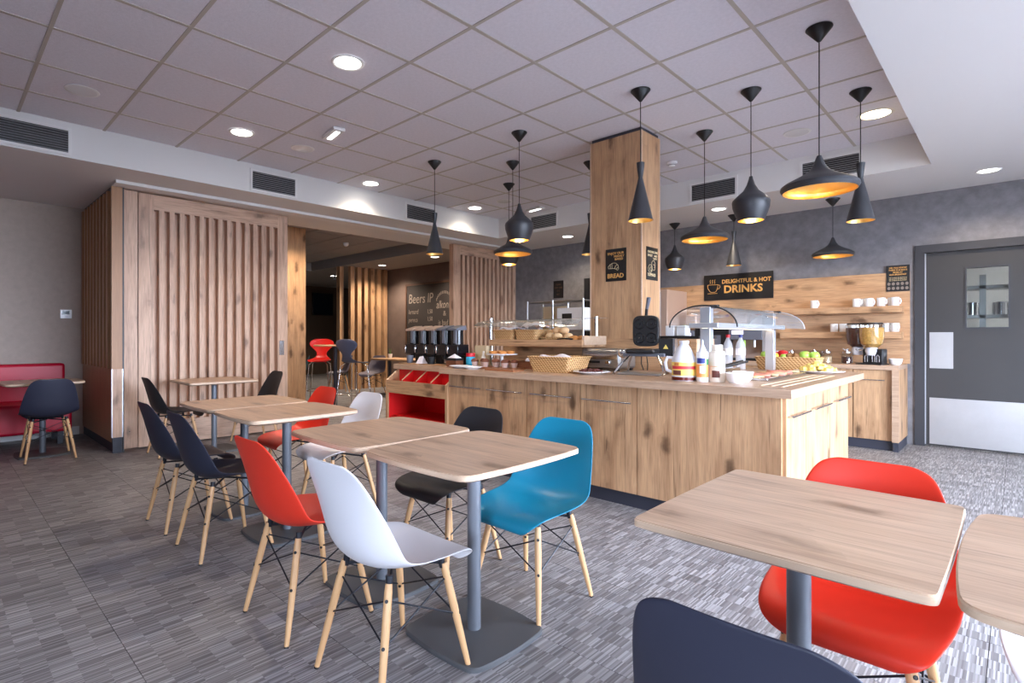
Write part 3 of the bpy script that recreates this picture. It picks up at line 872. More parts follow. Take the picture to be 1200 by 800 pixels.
box('worktop', 'worktop_ply', -.505, .115, .846, .44, .80, .90, t, .002)

# spine wall behind the front run and the bread shelf
t = thing('spine_wall', 'low oak upstand wall along the middle of the island', 'partition', (-2.95, 4.44, .9))
box('panel', 'oak_h', -1.05, 0, 0, 1.08, .018, .275, t); box('panel', 'oak_h', -1.05, .36, 0, 1.08, .375, .275, t)
box('end_board', 'edge_ply', 1.045, .018, 0, 1.08, .36, .275, t); box('end_board', 'edge_ply', -1.05, .018, 0, -1.02, .36, .275, t)
box('dark_top', 'black', .60, -.0, .276, 1.10, .38, .30, t)
t = thing('bread_shelf', 'raised oak bread shelf with a side lip, in front of the column', 'shelf', (-3.28, 4.25, 1.10))
box('board', 'oak_h', -.56, -.20, 0, .56, .188, .02, t); box('front_lip', 'oak_h', -.56, -.20, .02, .56, -.175, .065, t)
box('side_lip', 'edge_ply', .545, -.175, .02, .57, .188, .10, t); box('side_lip', 'oak_hy', -.56, -.175, .02, -.54, .188, .065, t)
for x in (-.55,): MB().cyl((x, -.17, -.2), (x, -.17, 0), .018).build('support_post', 'steel', t)
t = thing('glass_canopy', 'curved glass guard over the bread baskets', 'glass guard', (-3.28, 4.25, 1.165))
prof = [(.17, .205), (.05, .203), (-.10, .197), (-.20, .187), (-.27, .172), (-.31, .15), (-.325, .125)]
o = MB().grid([[(x, y, z) for y, z in prof] for x in (-.66, -.3, 0, .3, .60)]).build('glass_sheet', 'guard_haze', t, smooth=60)
md = o.modifiers.new('s', 'SOLIDIFY'); md.thickness = .006
for x, y in ((-.55, -.187), (.50, .13)):
    MB().cyl((x, y, 0), (x, y, .215), .020).build('post', 'steel', t)

def tapered_basket(name, label, x, y, z, w, d, h, rz=0, group=None, rows=8, flare=.86):
    t = thing(name, label, 'basket', (x, y, z), rz, group)
    def ring(s, zz, off, par):
        po = outline(w / 2 * s, d / 2 * s, .004, .03, 12)
        n = len(po); out = []
        for i, (a, b) in enumerate(po):
            q = 1 + (off if (i // 2 + par) % 2 else -off)
            out.append((a * q, b * q, zz))
        return out
    R_ = [ring(flare + (1 - flare) * i / rows, h * i / rows, .012, i) for i in range(rows + 1)]
    n = len(R_[0]); mb = MB()
    mb.add([p for r_ in R_ for p in r_], [(i * n + k, i * n + (k + 1) % n, (i + 1) * n + (k + 1) % n, (i + 1) * n + k) for i in range(rows) for k in range(n)] + [tuple(range(n))])
    o = mb.build('weave', 'wicker', t, smooth=0)
    md = o.modifiers.new('s', 'SOLIDIFY'); md.thickness = .006; md.offset = -1
    rim = ring(1.01, h, 0, 0)
    MB().tube(rim + [rim[0]], .0065, 8).build('rim', 'wicker', t, smooth=60)
    return t
def napkin(label, x, y, z, w, d, h, rz=0):
    t = tag(None or bpy.data.objects.new('napkin', None), label, 'napkin')
    bpy.data.objects.remove(t)
    rows = []
    for i in range(9):
        v = -.5 + i / 8
        rows.append([(w * u, d * v, h * (1 - (2 * v) ** 2 * .4) + .012 * math.sin(9 * u + 5 * v) - .02 * abs(u)) for u in [-.5 + k / 10 for k in range(11)]])
    o = MB().grid(rows).build('napkin', 'cloth', None, loc=(x, y, z), rot=(0, 0, rz), smooth=60)
    md = o.modifiers.new('s', 'SOLIDIFY'); md.thickness = .006
    return tag(o, label, 'napkin', 'white napkins in the bread baskets')
SHZ = 1.12
tapered_basket('wicker_basket', 'leftmost wicker basket on the bread shelf', -3.66, 4.20, SHZ, .27, .30, .135, 0, 'wicker baskets on the bread shelf')
tapered_basket('wicker_basket', 'middle wicker basket on the bread shelf with a raised napkin', -3.37, 4.20, SHZ, .27, .30, .135, 0, 'wicker baskets on the bread shelf')
tapered_basket('wicker_basket', 'rightmost wicker basket on the bread shelf, holding pale rolls', -3.06, 4.22, SHZ, .29, .29, .065, 0, 'wicker baskets on the bread shelf')
napkin('white napkin in the leftmost bread basket', -3.66, 4.20, SHZ + .12, .20, .22, .06, .2)
napkin('white napkin sticking up from the middle bread basket', -3.37, 4.20, SHZ + .115, .19, .22, .10, -.3)
def roll(label, x, y, z, r, mat, sx=1.0, sy=1.0, sz=.7, rz=0, group='bread rolls on the shelf'):
    o = MB().ball((0, 0, r * sz), r, 14, 9, sz, sx, sy).build('bread_roll', mat, None, loc=(x, y, z), rot=(0, 0, rz), smooth=80)
    return tag(o, label, 'bread', group)
for k, (x, y, z) in enumerate([(-3.13, 4.14, .012), (-3.04, 4.13, .012), (-2.97, 4.2, .012), (-3.12, 4.24, .012), (-3.03, 4.24, .012), (-3.09, 4.19, .066), (-3.0, 4.18, .066)]):
    roll('pale floury bread roll, %s in the rightmost bread basket' % ['front left', 'front middle', 'rightmost', 'rear left', 'rear middle', 'left of the top two', 'right of the top two'][k], x, y, SHZ + z + .035, .045, 'bread_pale', 1.1, .95)
for k, (x, y, l) in enumerate([(-2.86, 4.14, 'golden bread roll lying at the right front of the bread shelf'), (-2.82, 4.27, 'golden bread roll leaning behind the other at the side lip'), (-2.88, 4.28, 'golden bread roll at the rear right of the bread shelf')]):
    roll(l, x, y, SHZ, .05, 'bread_brown', 1.0, 1.25, .85)
t = thing('bread_tongs', 'dark tongs on the bread shelf in front of the rolls', 'tongs', (-2.92, 4.085, SHZ + .05))
for s in (-1, 1): MB().tube([(-.09, s * .004, 0), (0, s * .014, .008), (.09, s * .018, 0)], [.006, .005, .010], 8).build('arm', 'steel' if s > 0 else 'black', t)

# ------------------------------------------------------------------ things along the front run
for k in range(5):
    x = -4.70 + k * .172
    t = thing('cereal_dispenser', 'black dispenser with silver lever, %s of five on the left worktop' % ['first from the left', 'second from the left', 'third from the left', 'fourth from the left', 'rightmost'][k], 'dispenser', (x, 3.76, .90), 0, 'row of black dispensers')
    box('foot', 'black', -.06, -.02, 0, .06, .10, .012, t); box('stand', 'black', -.045, .05, .012, .045, .09, .12, t)
    box('housing', 'black_gloss', -.078, -.07, .10, .078, .09, .215, t, .008)
    MB().lathe([(0, .215), (.062, .215), (.062, .36), (0, .36)], 20).build('canister', 'black_gloss', t)
    box('sheen_strip', 'panel_grey', .012, -.066, .225, .05, -.052, .355, t, .004)  # grey-blue sheen of the canister, painted on as a strip
    MB().extrude([(-.075, .355), (-.075, .375), (.06, .41), (.075, .36)], 'x', -.065, .065).build('lid', 'warm_panel' if k < 3 else 'panel_grey', t, .004)  # coppery highlights on the black lids are painted as lid colour
    box('lever', 'chrome', -.072, -.082, .12, -.055, -.070, .20, t, .004)
    MB().cyl((0, -.02, .06), (0, -.02, .10), .022, .03).build('spout', 'black', t)
for k, (x, y, w, l) in enumerate([(-4.55, 3.62, .32, 'left'), (-4.13, 3.62, .34, 'right')]):
    o = box('serving_board', 'board_wood' if 0 else 'oak_h', x - w / 2, y - .07, .90, x + w / 2, y + .06, .913); tag(o, 'thin pale serving board under the dispensers, %s one' % l, 'board', 'boards under the dispensers')
def cup(label, x, y, z, r=.035, h=.08, mat='black', group='small cups on the left worktop', taper=.8):
    o = MB().lathe([(0, 0), (r * taper, 0), (r, h), (r - .004, h), (r * taper - .003, .008), (0, .008)], 18).build('cup', mat, None, loc=(x, y, z)); return tag(o, label, 'cup', group)
cup('dark cup under the first dispenser', -4.60, 3.62, .913, .04, .08, 'panel_grey'); cup('dark cup under the third dispenser', -4.24, 3.61, .913, .045, .07, 'black')
o = MB().add([(-.04, -.04, 0), (.05, -.03, 0), (.04, .05, 0), (-.05, .04, 0), (-.03, 0, .07), (.03, .0, .08)], [(0, 3, 2, 1), (0, 1, 5, 4), (1, 2, 5), (2, 3, 4, 5), (3, 0, 4)]).build('folded_napkin', 'cloth', None, loc=(-4.40, 3.61, .913), smooth=0)
tag(o, 'crumpled pale napkin between the two dark cups', 'napkin')
def plate(label, x, y, z, r=.12, sy=1.0, group='white plates on the buffet'):
    o = MB().lathe([(0, 0), (r * .55, 0), (r * .65, .008), (r, .020), (r, .024), (r * .62, .012), (0, .008)], 32, sy=sy).build('plate', 'ceramic', None, loc=(x, y, z)); return tag(o, label, 'plate', group)
plate('white plate at the left end of the island worktop', -3.70, 3.50, WT, .10); plate('white plate in front of the muffins', -3.50, 3.465, WT, .10)
t = thing('paper_tray', 'dark open box of snacks beside the white plates', 'box', (-3.90, 3.62, WT))
box('tray', 'crate_wood', -.07, -.05, .0, .07, .05, .06, t); box('black_band', 'black', -.072, -.052, .06, .072, .052, .085, t)
MB().add([(-.06, -.04, .085), (.06, -.04, .085), (.06, .04, .085), (-.06, .04, .085), (0, 0, .125)], [(0, 1, 4), (1, 2, 4), (2, 3, 4), (3, 0, 4)]).build('paper_peak', 'cloth', t, smooth=0)
t = thing('spread_jar', 'blue jar with red lid beside the muffins', 'jar', (-3.86, 3.80, WT))
MB().lathe([(0, 0), (.044, 0), (.047, .01), (.047, .085), (.040, .095), (0, .095)], 24).build('jar_body', 'label_blue', t); MB().lathe([(0, .095), (.046, .095), (.046, .13), (0, .13)], 24).build('lid', 'cap_red', t)
o = box('carton', 'cardboard', -4.02, 4.02, WT, -3.86, 4.12, WT + .20); tag(o, 'cream carton behind the blue jar', 'carton')
t = thing('small_bottle', 'small yellow-labelled bottle behind the muffins', 'bottle', (-3.74, 3.86, WT))
MB().lathe([(0, 0), (.022, 0), (.022, .09), (.010, .12), (.010, .15), (0, .15)], 16).build('bottle_body', 'cream_plastic', t); MB().lathe([(.0225, .02), (.0225, .07)], 16).build('bottle_label', 'label_yellow', t)
t = thing('cake_stand', 'white footed cake stand with small tarts', 'cake stand', (-3.55, 3.92, WT))
MB().lathe([(0, 0), (.06, 0), (.02, .02), (.016, .10), (.03, .112), (.15, .118), (.155, .128), (.15, .13), (0, .124)], 32).build('stand', 'ceramic', t)
for k in range(6):
    a = k * PI / 3 + .3
    lt = ['right rear', 'rear', 'left rear', 'left', 'front', 'right front'][k]
    o = MB().lathe([(0, 0), (.032, 0), (.042, .02), (.034, .028), (0, .03)], 14).build('tart', 'bread_brown', None, loc=(-3.55 + .095 * math.cos(a), 3.92 + .095 * math.sin(a), WT + .127)); tag(o, 'golden tart at the %s of the white cake stand' % lt, 'tart', 'tarts on the cake stand')
t = None
for k, (x, y) in enumerate([(-3.66, 3.66), (-3.60, 3.72), (-3.52, 3.66), (-3.45, 3.72), (-3.39, 3.67), (-3.31, 3.72), (-3.27, 3.65), (-3.20, 3.70)]):
    t = thing('muffin', 'dark muffin in a paper case, %s from the left on the long board' % ['first', 'second', 'third', 'fourth', 'fifth', 'sixth', 'seventh', 'eighth'][k], 'muffin', (x, y, WT + .015), 0, 'muffins on the long board')
    MB().lathe([(0, 0), (.024, 0), (.034, .045), (0, .045)], 14).build('paper_case', 'paper_case', t); MB().ball((0, 0, .05), .036, 14, 7, .7).build('muffin_top', 'muffin_top', t, smooth=80)
o = box('long_board', 'board_wood', -3.72, 3.58, WT, -3.12, 3.76, WT + .0148); tag(o, 'long reddish wooden board carrying the muffins', 'board')
o = box('long_board', 'board_wood', -3.30, 3.42, WT, -2.97, 3.56, WT + .015); tag(o, 'short reddish wooden board left of the big wicker basket', 'board')
t = thing('wooden_crate', 'dark wooden crate of wrapped snacks beside the big wicker basket', 'crate', (-3.10, 3.93, WT))
for a in ((-.17, -.11, .17, -.10), (-.17, .10, .17, .11), (-.17, -.10, -.16, .10), (.16, -.10, .17, .10)): box('side', 'crate_wood', a[0], a[1], 0, a[2], a[3], .07, t)
box('bottom', 'crate_wood', -.16, -.10, 0, .16, .10, .01, t)
for k, (x, y, m_) in enumerate([(-3.20, 3.91, 'cloth'), (-3.12, 3.96, 'label_orange'), (-3.04, 3.93, 'paper_case'), (-2.985, 3.90, 'cloth'), (-3.11, 3.88, 'bread_brown')]):
    o = MB().ball((0, 0, .035), .035, 8, 5, 1.0, 1.2, .9).build('wrapped_snack', m_, None, loc=(x, y, WT + .0105 + .02), smooth=0); tag(o, '%s wrapped snack in the dark wooden crate' % ['leftmost white', 'orange', 'pinkish', 'rightmost white', 'brown'][k], 'snack', 'snacks in the crate')
tapered_basket('wicker_basket', 'large pale wicker basket standing on the worktop', -2.735, 3.74, WT, .42, .34, .125, 0, None, 9, .84)
napkin('white napkin in the large worktop basket', -2.78, 3.78, WT + .075, .30, .24, .065, .1)
plate('white plate heaped with dark chocolate pieces', -2.38, 3.68, WT, .145)
for k in range(16):
    a = k * 2.4; r_ = .022 * math.sqrt(k) + .005
    o = MB().box(-.022, -.012, 0, .022, .012, .018).build('chocolate_piece', 'choc', None, .004, loc=(-2.38 + r_ * math.cos(a), 3.68 + r_ * math.sin(a), WT + .0125 + .012 * (k % 2) * (1 if k < 10 else 0)), rot=(.0, 0, a * 1.7))
    tag(o, 'dark chocolate piece on the white plate', 'chocolate', 'chocolate pieces on the plate')
t = thing('toaster', 'low stainless conveyor toaster in front of the upstand wall', 'toaster', (-2.56, 4.22, WT))
box('body', 'steel_dull', -.19, -.13, .02, .19, .15, .19, t, .02)
box('panel', 'steel', -.17, -.135, .10, .17, -.131, .145, t); box('slot', 'black', -.14, -.136, .065, .0, -.131, .085, t); box('knob', 'chrome', .06, -.15, .06, .10, -.131, .09, t, .004)
for x in (-.15, .15):
    for y in (-.10, .12): box('foot', 'black', x - .015, y - .015, 0, x + .015, y + .015, .022, t)
# waffle maker
t = thing('waffle_maker', 'open black waffle maker with four round moulds on a chrome stand', 'waffle maker', (-2.07, 3.93, WT), R(12))
box('drip_tray', 'steel_dull', -.17, -.12, .0, .15, .12, .014, t, .004)
for s in (-1, 1):
    MB().tube([(s * .09, .02, .17), (s * .15, -.05, .09), (s * .19, -.13, .012), (s * .18, -.15, .008)], .009, 8).build('leg', 'chrome', t)
    MB().tube([(s * .09, .02, .17), (s * .13, .06, .09), (s * .16, .12, .008)], .009, 8).build('leg', 'chrome', t)
MB().ball((-.17, .04, .16), .045, 14, 8, .9).build('hinge_ball', 'chrome', t, smooth=80)
box('lower_plate', 'black', -.11, -.11, .165, .11, .09, .20, t, .012); box('crossbar', 'panel_grey', -.16, -.01, .14, .16, .03, .166, t, .004)
lid = MB().extrude(outline(.098, .118, .004, .05), 'y', .055, .10).build('lid', 'black', t, .006, loc=(0, 0, .34))
for sx in (-1, 1):
    for sz in (-1, 1): MB().tube([(sx * .047 + .038 * math.cos(a), .055, sz * .055 + .038 * math.sin(a)) for a in [2 * PI * k / 20 for k in range(21)]], .006, 6).ball((sx * .047, .056, sz * .055), .010, 8, 5).build('mould_ring', 'black_gloss', lid)
MB().tube([(0, .08, .455), (.004, .075, .50), (.008, .07, .52)], .012, 10).build('handle_neck', 'black', t); MB().tube([(.008, .07, .515), (.03, .045, .60)], [.013, .017], 12).build('handle_grip', 'panel_grey', t)
cb = box('control_box', 'black', .10, .06, .14, .21, .14, .28, t, .006); MB().add([(-.02, -.0415, .06), (.02, -.0415, .06), (0, -.0415, .095)], [(0, 1, 2)]).build('warning_triangle', 'label_yellow', cb, smooth=0)
box('side_panel', 'steel', .21, .05, .10, .225, .15, .28, t)
for s in (-1, 1): MB().tube([(s * .02, .02, .14), (s * .025, .03, .08), (s * .015, .06, .03)], .004, 6).build('cable', 'black', t)
# bottles
t = thing('syrup_jug', 'big translucent syrup jug with a side handle and printed label', 'jug', (-1.60, 3.60, WT), R(25))
MB().lathe([(0, 0), (.072, 0), (.078, .012), (.078, .13), (.072, .155), (.045, .215), (.028, .24), (.028, .262), (0, .262)], 28).build('jug_body', 'milky', t)
MB().lathe([(.0785, .004), (.0785, .026)], 28).build('syrup_level', 'syrup', t); MB().lathe([(.031, .245), (.031, .268), (0, .268)], 20).build('cap', 'milky', t)
MB().tube([(-.07, 0, .15), (-.105, 0, .155), (-.118, 0, .12), (-.11, 0, .07), (-.075, 0, .055)], .011, 8).build('handle', 'milky', t)
def wrap(prof_r, z0, z1, a0, a1, n=14): return MB().grid([[(prof_r * math.cos(a), prof_r * math.sin(a), z) for a in [a0 + (a1 - a0) * k / n for k in range(n + 1)]] for z in (z0, z1)])
wrap(.0788, .035, .125, R(-170), R(-5)).build('paper_label', 'label_yellow', t); wrap(.0792, .078, .100, R(-160), R(-25)).build('label_stripe', 'label_red', t)
wrap(.0794, .040, .070, R(-150), R(-105)).build('label_picture', 'label_brown', t); wrap(.0794, .102, .122, R(-140), R(-115)).build('label_picture', 'bread_brown', t)
t = thing('squeeze_bottle', 'white squeeze bottle with an orange fruit label and pointed nozzle', 'bottle', (-1.475, 3.60, WT), R(20))
MB().lathe([(0, 0), (.036, 0), (.038, .01), (.038, .19), (.034, .196), (0, .196)], 24).build('bottle_body', 'ceramic', t); MB().lathe([(.026, .196), (.020, .215), (.007, .245), (.004, .275), (0, .275)], 16).build('nozzle', 'milky', t)
wrap(.0384, .03, .115, R(-180), R(0)).build('paper_label', 'label_orange', t); wrap(.0386, .12, .155, R(-150), R(-60)).build('label_picture', 'cap_blue', t); wrap(.0388, .055, .105, R(-115), R(-65)).build('label_shield', 'ceramic', t); wrap(.0387, .11, .15, R(-55), R(-20)).build('label_leaf', 'label_green', t)
t = thing('cream_bottle', 'tall cream coloured plastic bottle with wide cap', 'bottle', (-1.395, 3.64, WT), R(10))
MB().lathe([(0, 0), (.045, 0), (.048, .01), (.048, .185), (.044, .198), (.034, .202), (.034, .206), (0, .206)], 26).build('bottle_body', 'cream_plastic', t); MB().lathe([(0, .2065), (.033, .2065), (.033, .242), (0, .242)], 24).build('cap', 'cream_plastic', t)
wrap(.0483, .03, .075, R(-120), R(-60)).build('label_picture', 'label_brown', t); wrap(.0483, .10, .104, R(-140), R(-60)).build('label_line', 'gold_print', t)
def bowl(label, x, y, z, r, h, square=False, mat='ceramic', group='white bowls on the buffet'):
    o = MB().lathe([(0, 0), (r * .6, 0), (r * .85, h * .3), (r, h), (r - .005, h), (r * .8, h * .35), (0, .008)], 28).build('bowl', mat, None, loc=(x, y, z)); return tag(o, label, 'bowl', group)
bowl('white round bowl nearest the worktop corner', -1.27, 3.62, WT, .065, .065); bowl('white bowl behind the round one beside the steel tray', -1.29, 3.80, WT, .065, .065)
# heated gantry over the hot trays
t = thing('heated_gantry', 'aluminium heated gantry with a curved glass hood', 'gantry', (-1.54, 4.52, WT))
for y in (-.69, .69): p = box('post', 'alu', -.035, y - .03, 0, .035, y + .03, .50, t, .004)
hd = box('light_bar', 'alu', -.10, -.75, .355, .10, .75, .39, t, .004); box('heat_strip', 'tray_light', -.02, -.72, -.003, .02, .72, -.001, hd)
arc = [(.232 * math.cos(a), .36 + .150 * math.sin(a)) for a in [PI * k / 20 for k in range(21)]]
o = MB().grid([[(x, y, z) for x, z in arc] for y in (-.77, -.3, .3, .82)]).build('glass_hood', 'smoky_glass', t, smooth=60)
MB().tube([(x, -.77, z) for x, z in arc], .005, 8).build('hood_rim', 'black', t); MB().tube([(x, .82, z) for x, z in arc], .004, 8).build('hood_rim', 'alu', t)
for y in (-.69, .69): box('clamp', 'chrome', .03, y - .02, .49, .08, y + .02, .515, t)
t = thing('hot_tray', 'shallow steel hot tray of sliced ham under the gantry', 'tray', (-1.30, 4.40, WT))
box('tray', 'steel', -.13, -.50, 0, .13, .43, .018, t, .004)
ORD = ['first', 'second', 'third', 'fourth', 'fifth', 'sixth', 'seventh', 'eighth', 'ninth', 'tenth']
for k in range(10):
    o = MB().grid([[(.085 * u, .05 * v, .006 + .006 * math.sin(3 * u + k) * math.cos(3 * v)) for u in (-1, -.5, 0, .5, 1)] for v in (-1, 0, 1)]).build('ham_slice', 'ham' if k % 3 else 'bread_pale', None, loc=(-1.31 + .02 * (k % 2), 3.97 + k * .085, WT + .019), rot=(0, 0, .2 * (k % 3))); md = o.modifiers.new('s', 'SOLIDIFY'); md.thickness = .005
    tag(o, ('pink ham slice' if k % 3 else 'pale sliced cheese') + ' on the steel hot tray, %s slice from the near end' % ORD[k], 'ham' if k % 3 else 'cheese', 'slices on the hot tray')
for k, (x, y, a) in enumerate([(-1.62, 4.36, .5), (-1.55, 4.30, .7)]):
    t = thing('serving_tongs', '%s dark handled tongs lying across the hot trays' % ['left', 'right'][k], 'tongs', (x, y, WT + .055), a + .3)
    MB().tube([(-.16, 0, 0), (.0, .004, .015), (.15, .0, .05)], [.010, .006, .010], 8).build('handle', 'black', t); MB().tube([(-.16, .02, 0), (.0, .014, .015), (.15, .01, .05)], [.010, .006, .009], 8).build('handle', 'panel_grey', t)
t = thing('hot_tray', 'steel tray with folded white napkins left of the gantry', 'tray', (-1.70, 4.30, WT)); box('tray', 'steel', -.12, -.28, 0, .12, .3, .05, t, .004)
o = box('napkin_stack', 'cloth', -1.79, 4.05, WT + .051, -1.62, 4.38, WT + .062, None, .004); tag(o, 'flat white napkins on the steel tray behind the cream bottle', 'napkin')
# water bottles
for k, (x, y, m_) in enumerate([(-1.86, 5.10, 'cap_red'), (-1.765, 5.14, 'cap_blue')]):
    t = thing('water_bottle', 'clear water bottle with a %s cap' % ('red' if k == 0 else 'blue'), 'bottle', (x, y, WT), 0, 'water bottles')
    MB().lathe([(0, 0), (.038, 0), (.041, .01), (.040, .10), (.041, .19), (.034, .23), (.015, .275), (.015, .295), (0, .295)], 20).build('bottle_body', 'clear_plastic', t); MB().lathe([(.017, .285), (.017, .312), (0, .312)], 16).build('cap', m_, t); MB().lathe([(.0415, .13), (.0415, .19)], 20).build('paper_label', 'ceramic', t)
# fruit basket
tapered_basket('wicker_basket', 'wicker basket of apples and kiwis behind the gantry post', -1.44, 5.37, WT, .50, .20, .11, 0, None, 6, .9)
fr = [(-1.62, 5.340, 'apple_green', .042, 'left green apple'), (-1.56, 5.400, 'apple_red', .040, 'left red apple'), (-1.50, 5.415, 'apple_red', .048, 'big red apple'), (-1.54, 5.333, 'lemon', .034, 'yellow lemon'), (-1.47, 5.340, 'apple_green', .030, 'small green lime'),
      (-1.43, 5.348, 'kiwi', .034, 'left brown kiwi'), (-1.37, 5.340, 'kiwi', .034, 'middle brown kiwi'), (-1.39, 5.400, 'kiwi', .034, 'rear brown kiwi'), (-1.31, 5.355, 'apple_green', .046, 'middle green apple'), (-1.24, 5.363, 'apple_green', .044, 'right green apple'), (-1.29, 5.415, 'kiwi', .034, 'right brown kiwi')]
for x, y, m_, r_, l in fr:
    t = thing('fruit', l + ' in the fruit basket', 'fruit', (x, y, WT + .085), 0, 'fruit in the wicker basket')
    MB().lathe([(.002, r_ * .15), (r_ * .5, 0), (r_ * .92, r_ * .6), (r_, r_ * 1.1), (r_ * .75, r_ * 1.65), (r_ * .35, r_ * 1.8), (.002, r_ * 1.65)], 14).build('flesh', m_, t, smooth=80); MB().cyl((0, 0, r_ * 1.6), (.004, 0, r_ * 1.95), .002, n=5).build('stalk', 'crate_wood', t)
plate('oval platter of cheese chunks on the worktop end', -1.13, 5.02, WT, .18, .8)
for k in range(22):
    a = k * 2.4; r_ = .024 * math.sqrt(k); h = .05 * max(0, 1 - r_ / .11)
    o = MB().box(-.025, -.02, 0, .025, .02, .032).build('cheese_chunk', 'cheese', None, .006, loc=(-1.14 + r_ * math.cos(a), 5.02 + .75 * r_ * math.sin(a), WT + .014 + h), rot=(.3 * math.sin(k), .2 * math.cos(k), a)); tag(o, 'yellow cheese chunk heaped on the oval platter', 'cheese', 'cheese chunks on the platter')
# on the spine top
for k, x in enumerate((-2.15, -2.05)):
    o = box('white_tub', 'ceramic', x - .04, 4.55, 1.2, x + .04, 4.65, 1.29, None, .006); tag(o, '%s small white tub on the dark top right of the column' % ['left', 'right'][k], 'tub', 'white tubs')

# ------------------------------------------------------------------ counters and machines along the back wall
t = thing('back_counter', 'oak back counter under the mug shelves', 'counter', (-2.33, 7.05, 0))
box('worktop', 'worktop_ply', -1.02, -.02, .845, 1.46, .607, .89, t, .002); box('end_panel', 'oak_v', 1.41, -.02, .10, 1.46, .607, .845, t); box('end_edge', 'worktop_ply', 1.405, -.032, .10, 1.462, -.02, .845, t)
box('end_plinth', 'plinth', 1.41, -.01, 0, 1.455, .60, .0995, t); box('plinth', 'plinth', -1.02, .04, 0, 1.41, .06, .10, t)
jx = [-1.02, -.60, -.19, .22, .64, 1.06]
for k in range(5):
    cabinet('oak back counter cabinet, %s from the left' % ['first', 'second', 'third', 'fourth', 'fifth'][k], jx[k + 1] - jx[k], .55, (-2.33 + (jx[k] + jx[k + 1]) / 2, 7.07, 0), 0, .24, group='cabinets of the back counter', top=.844)
cabinet('oak back counter cabinet beside the grey door', .34, .55, (-2.33 + 1.232, 7.07, 0), 0, .22, group='cabinets of the back counter', top=.844)
t = thing('wall_panel', 'oak wall cladding behind the mug shelves', 'panel', (-2.30, YW - .002, .892))
box('board', 'oak_h', -1.46, -.018, 0, 1.45, 0, 1.02, t)
for z, l in ((1.46, 'upper'), (1.175, 'lower')):
    o = box('mug_shelf', 'oak_h', -2.10, 7.47, z, -.90, YW - .021, z + .072); tag(o, '%s oak mug shelf on the wood clad wall' % l, 'shelf', 'mug shelves')
def mug(label, x, y, z, rz):
    t = thing('mug', label, 'mug', (x, y, z), rz, 'white mugs on the shelves')
    MB().lathe([(0, 0), (.036, 0), (.040, .006), (.041, .095), (.037, .095), (.036, .01), (0, .008)], 20).build('mug_body', 'ceramic', t); MB().tube([(.039, 0, .078), (.062, 0, .076), (.070, 0, .05), (.062, 0, .024), (.039, 0, .02)], .006, 8).build('handle', 'ceramic', t)
ups = [(-1.745, 7.55, 'white mug alone on the upper shelf'), (-1.32, 7.54, 'white mug, leftmost of the group on the upper shelf'), (-1.25, 7.61, 'white mug at the back of the upper shelf group'), (-1.20, 7.54, 'white mug, second of the front row on the upper shelf'), (-1.09, 7.54, 'white mug, third of the front row on the upper shelf'), (-1.0, 7.60, 'white mug at the back right of the upper shelf'), (-.965, 7.53, 'white mug at the right end of the upper shelf')]
for x, y, l in ups: mug(l, x, y, 1.532, R(-35))
for x, y, l in [(-1.54, 7.54, 'white mug, leftmost on the lower shelf'), (-1.45, 7.55, 'white mug, second on the lower shelf'), (-1.36, 7.54, 'white mug, third on the lower shelf'), (-1.04, 7.56, 'white mug half hidden by the cereal dispenser'), (-.965, 7.53, 'white mug at the right end of the lower shelf')]: mug(l, x, y, 1.247, R(-50))
BZ = .89
t = thing('cereal_dispenser', 'twin cereal dispenser with gold and brown cereal on the back counter', 'dispenser', (-1.14, 7.25, BZ), R(-12))
box('stand', 'black', -.06, -.05, 0, .13, .07, .17, t, .01); box('base', 'black', -.10, -.12, 0, .14, .09, .012, t)
for k, (x, y, m_) in enumerate([(0.02, -.03, 'cereal_gold'), (-.15, .06, 'cereal_brown')]):
    c = MB().lathe([(.05, .18), (.10, .22), (.115, .30), (.115, .43), (.10, .44), (0, .44)], 24, (x, y, 0)).build('canister', 'glass', t); MB().lathe([(0, .185), (.048, .185), (.096, .225), (.110, .30), (.110, .40), (0, .40)], 24, (x, y, 0)).build('cereal', m_, c)
    MB().lathe([(0, .44), (.10, .44), (.10, .452), (0, .452)], 24, (x, y, 0)).build('lid', 'black', t); MB().lathe([(.05, .185), (.06, .15), (.045, .10), (0, .10)], 18, (x, y, 0)).build('chute', 'milky', t); MB().tube([(x - .07, y - .05, .16), (x - .10, y - .07, .15), (x - .12, y - .08, .17)], .008, 8).build('turn_knob', 'chrome', t)
for s in (-.02, .05, .09): MB().tube([(s - .012, -.06, .03), (s - .012, -.062, .09), (s, -.062, .105), (s + .012, -.062, .09), (s + .012, -.06, .03)], .004, 6).build('rack_hoop', 'chrome', t)
bowl('white bowl at the right end of the back counter', -.935, 7.33, BZ, .065, .065)
def jar(label, x, y, m_, r=.055, h=.12):
    t = thing('storage_jar', label, 'jar', (x, y, BZ), 0, 'glass jars on the back counter')
    MB().lathe([(0, 0), (r, 0), (r, h * .8), (r * .85, h * .9), (r * .85, h)], 20).build('glass_body', 'glass', t); MB().lathe([(0, .004), (r * .94, .004), (r * .94, h * .62), (0, h * .62)], 20).build('filling', m_, t)
    MB().lathe([(0, h), (r * .9, h), (r * .9, h + .012), (.012, h + .018), (.012, h + .03), (0, h + .03)], 20).build('lid', 'steel', t)
jar('glass jar of nuts on the back counter', -1.57, 7.32, 'nuts'); jar('glass jar of dark jam on the back counter', -1.37, 7.32, 'jam_dark')
jar('small glass jar behind the fruit basket', -1.70, 7.35, 'milky', .035, .12); jar('second small glass jar behind the fruit basket', -1.82, 7.36, 'cloth', .035, .10); jar('third small glass jar behind the fruit basket', -1.94, 7.36, 'milky', .035, .11)
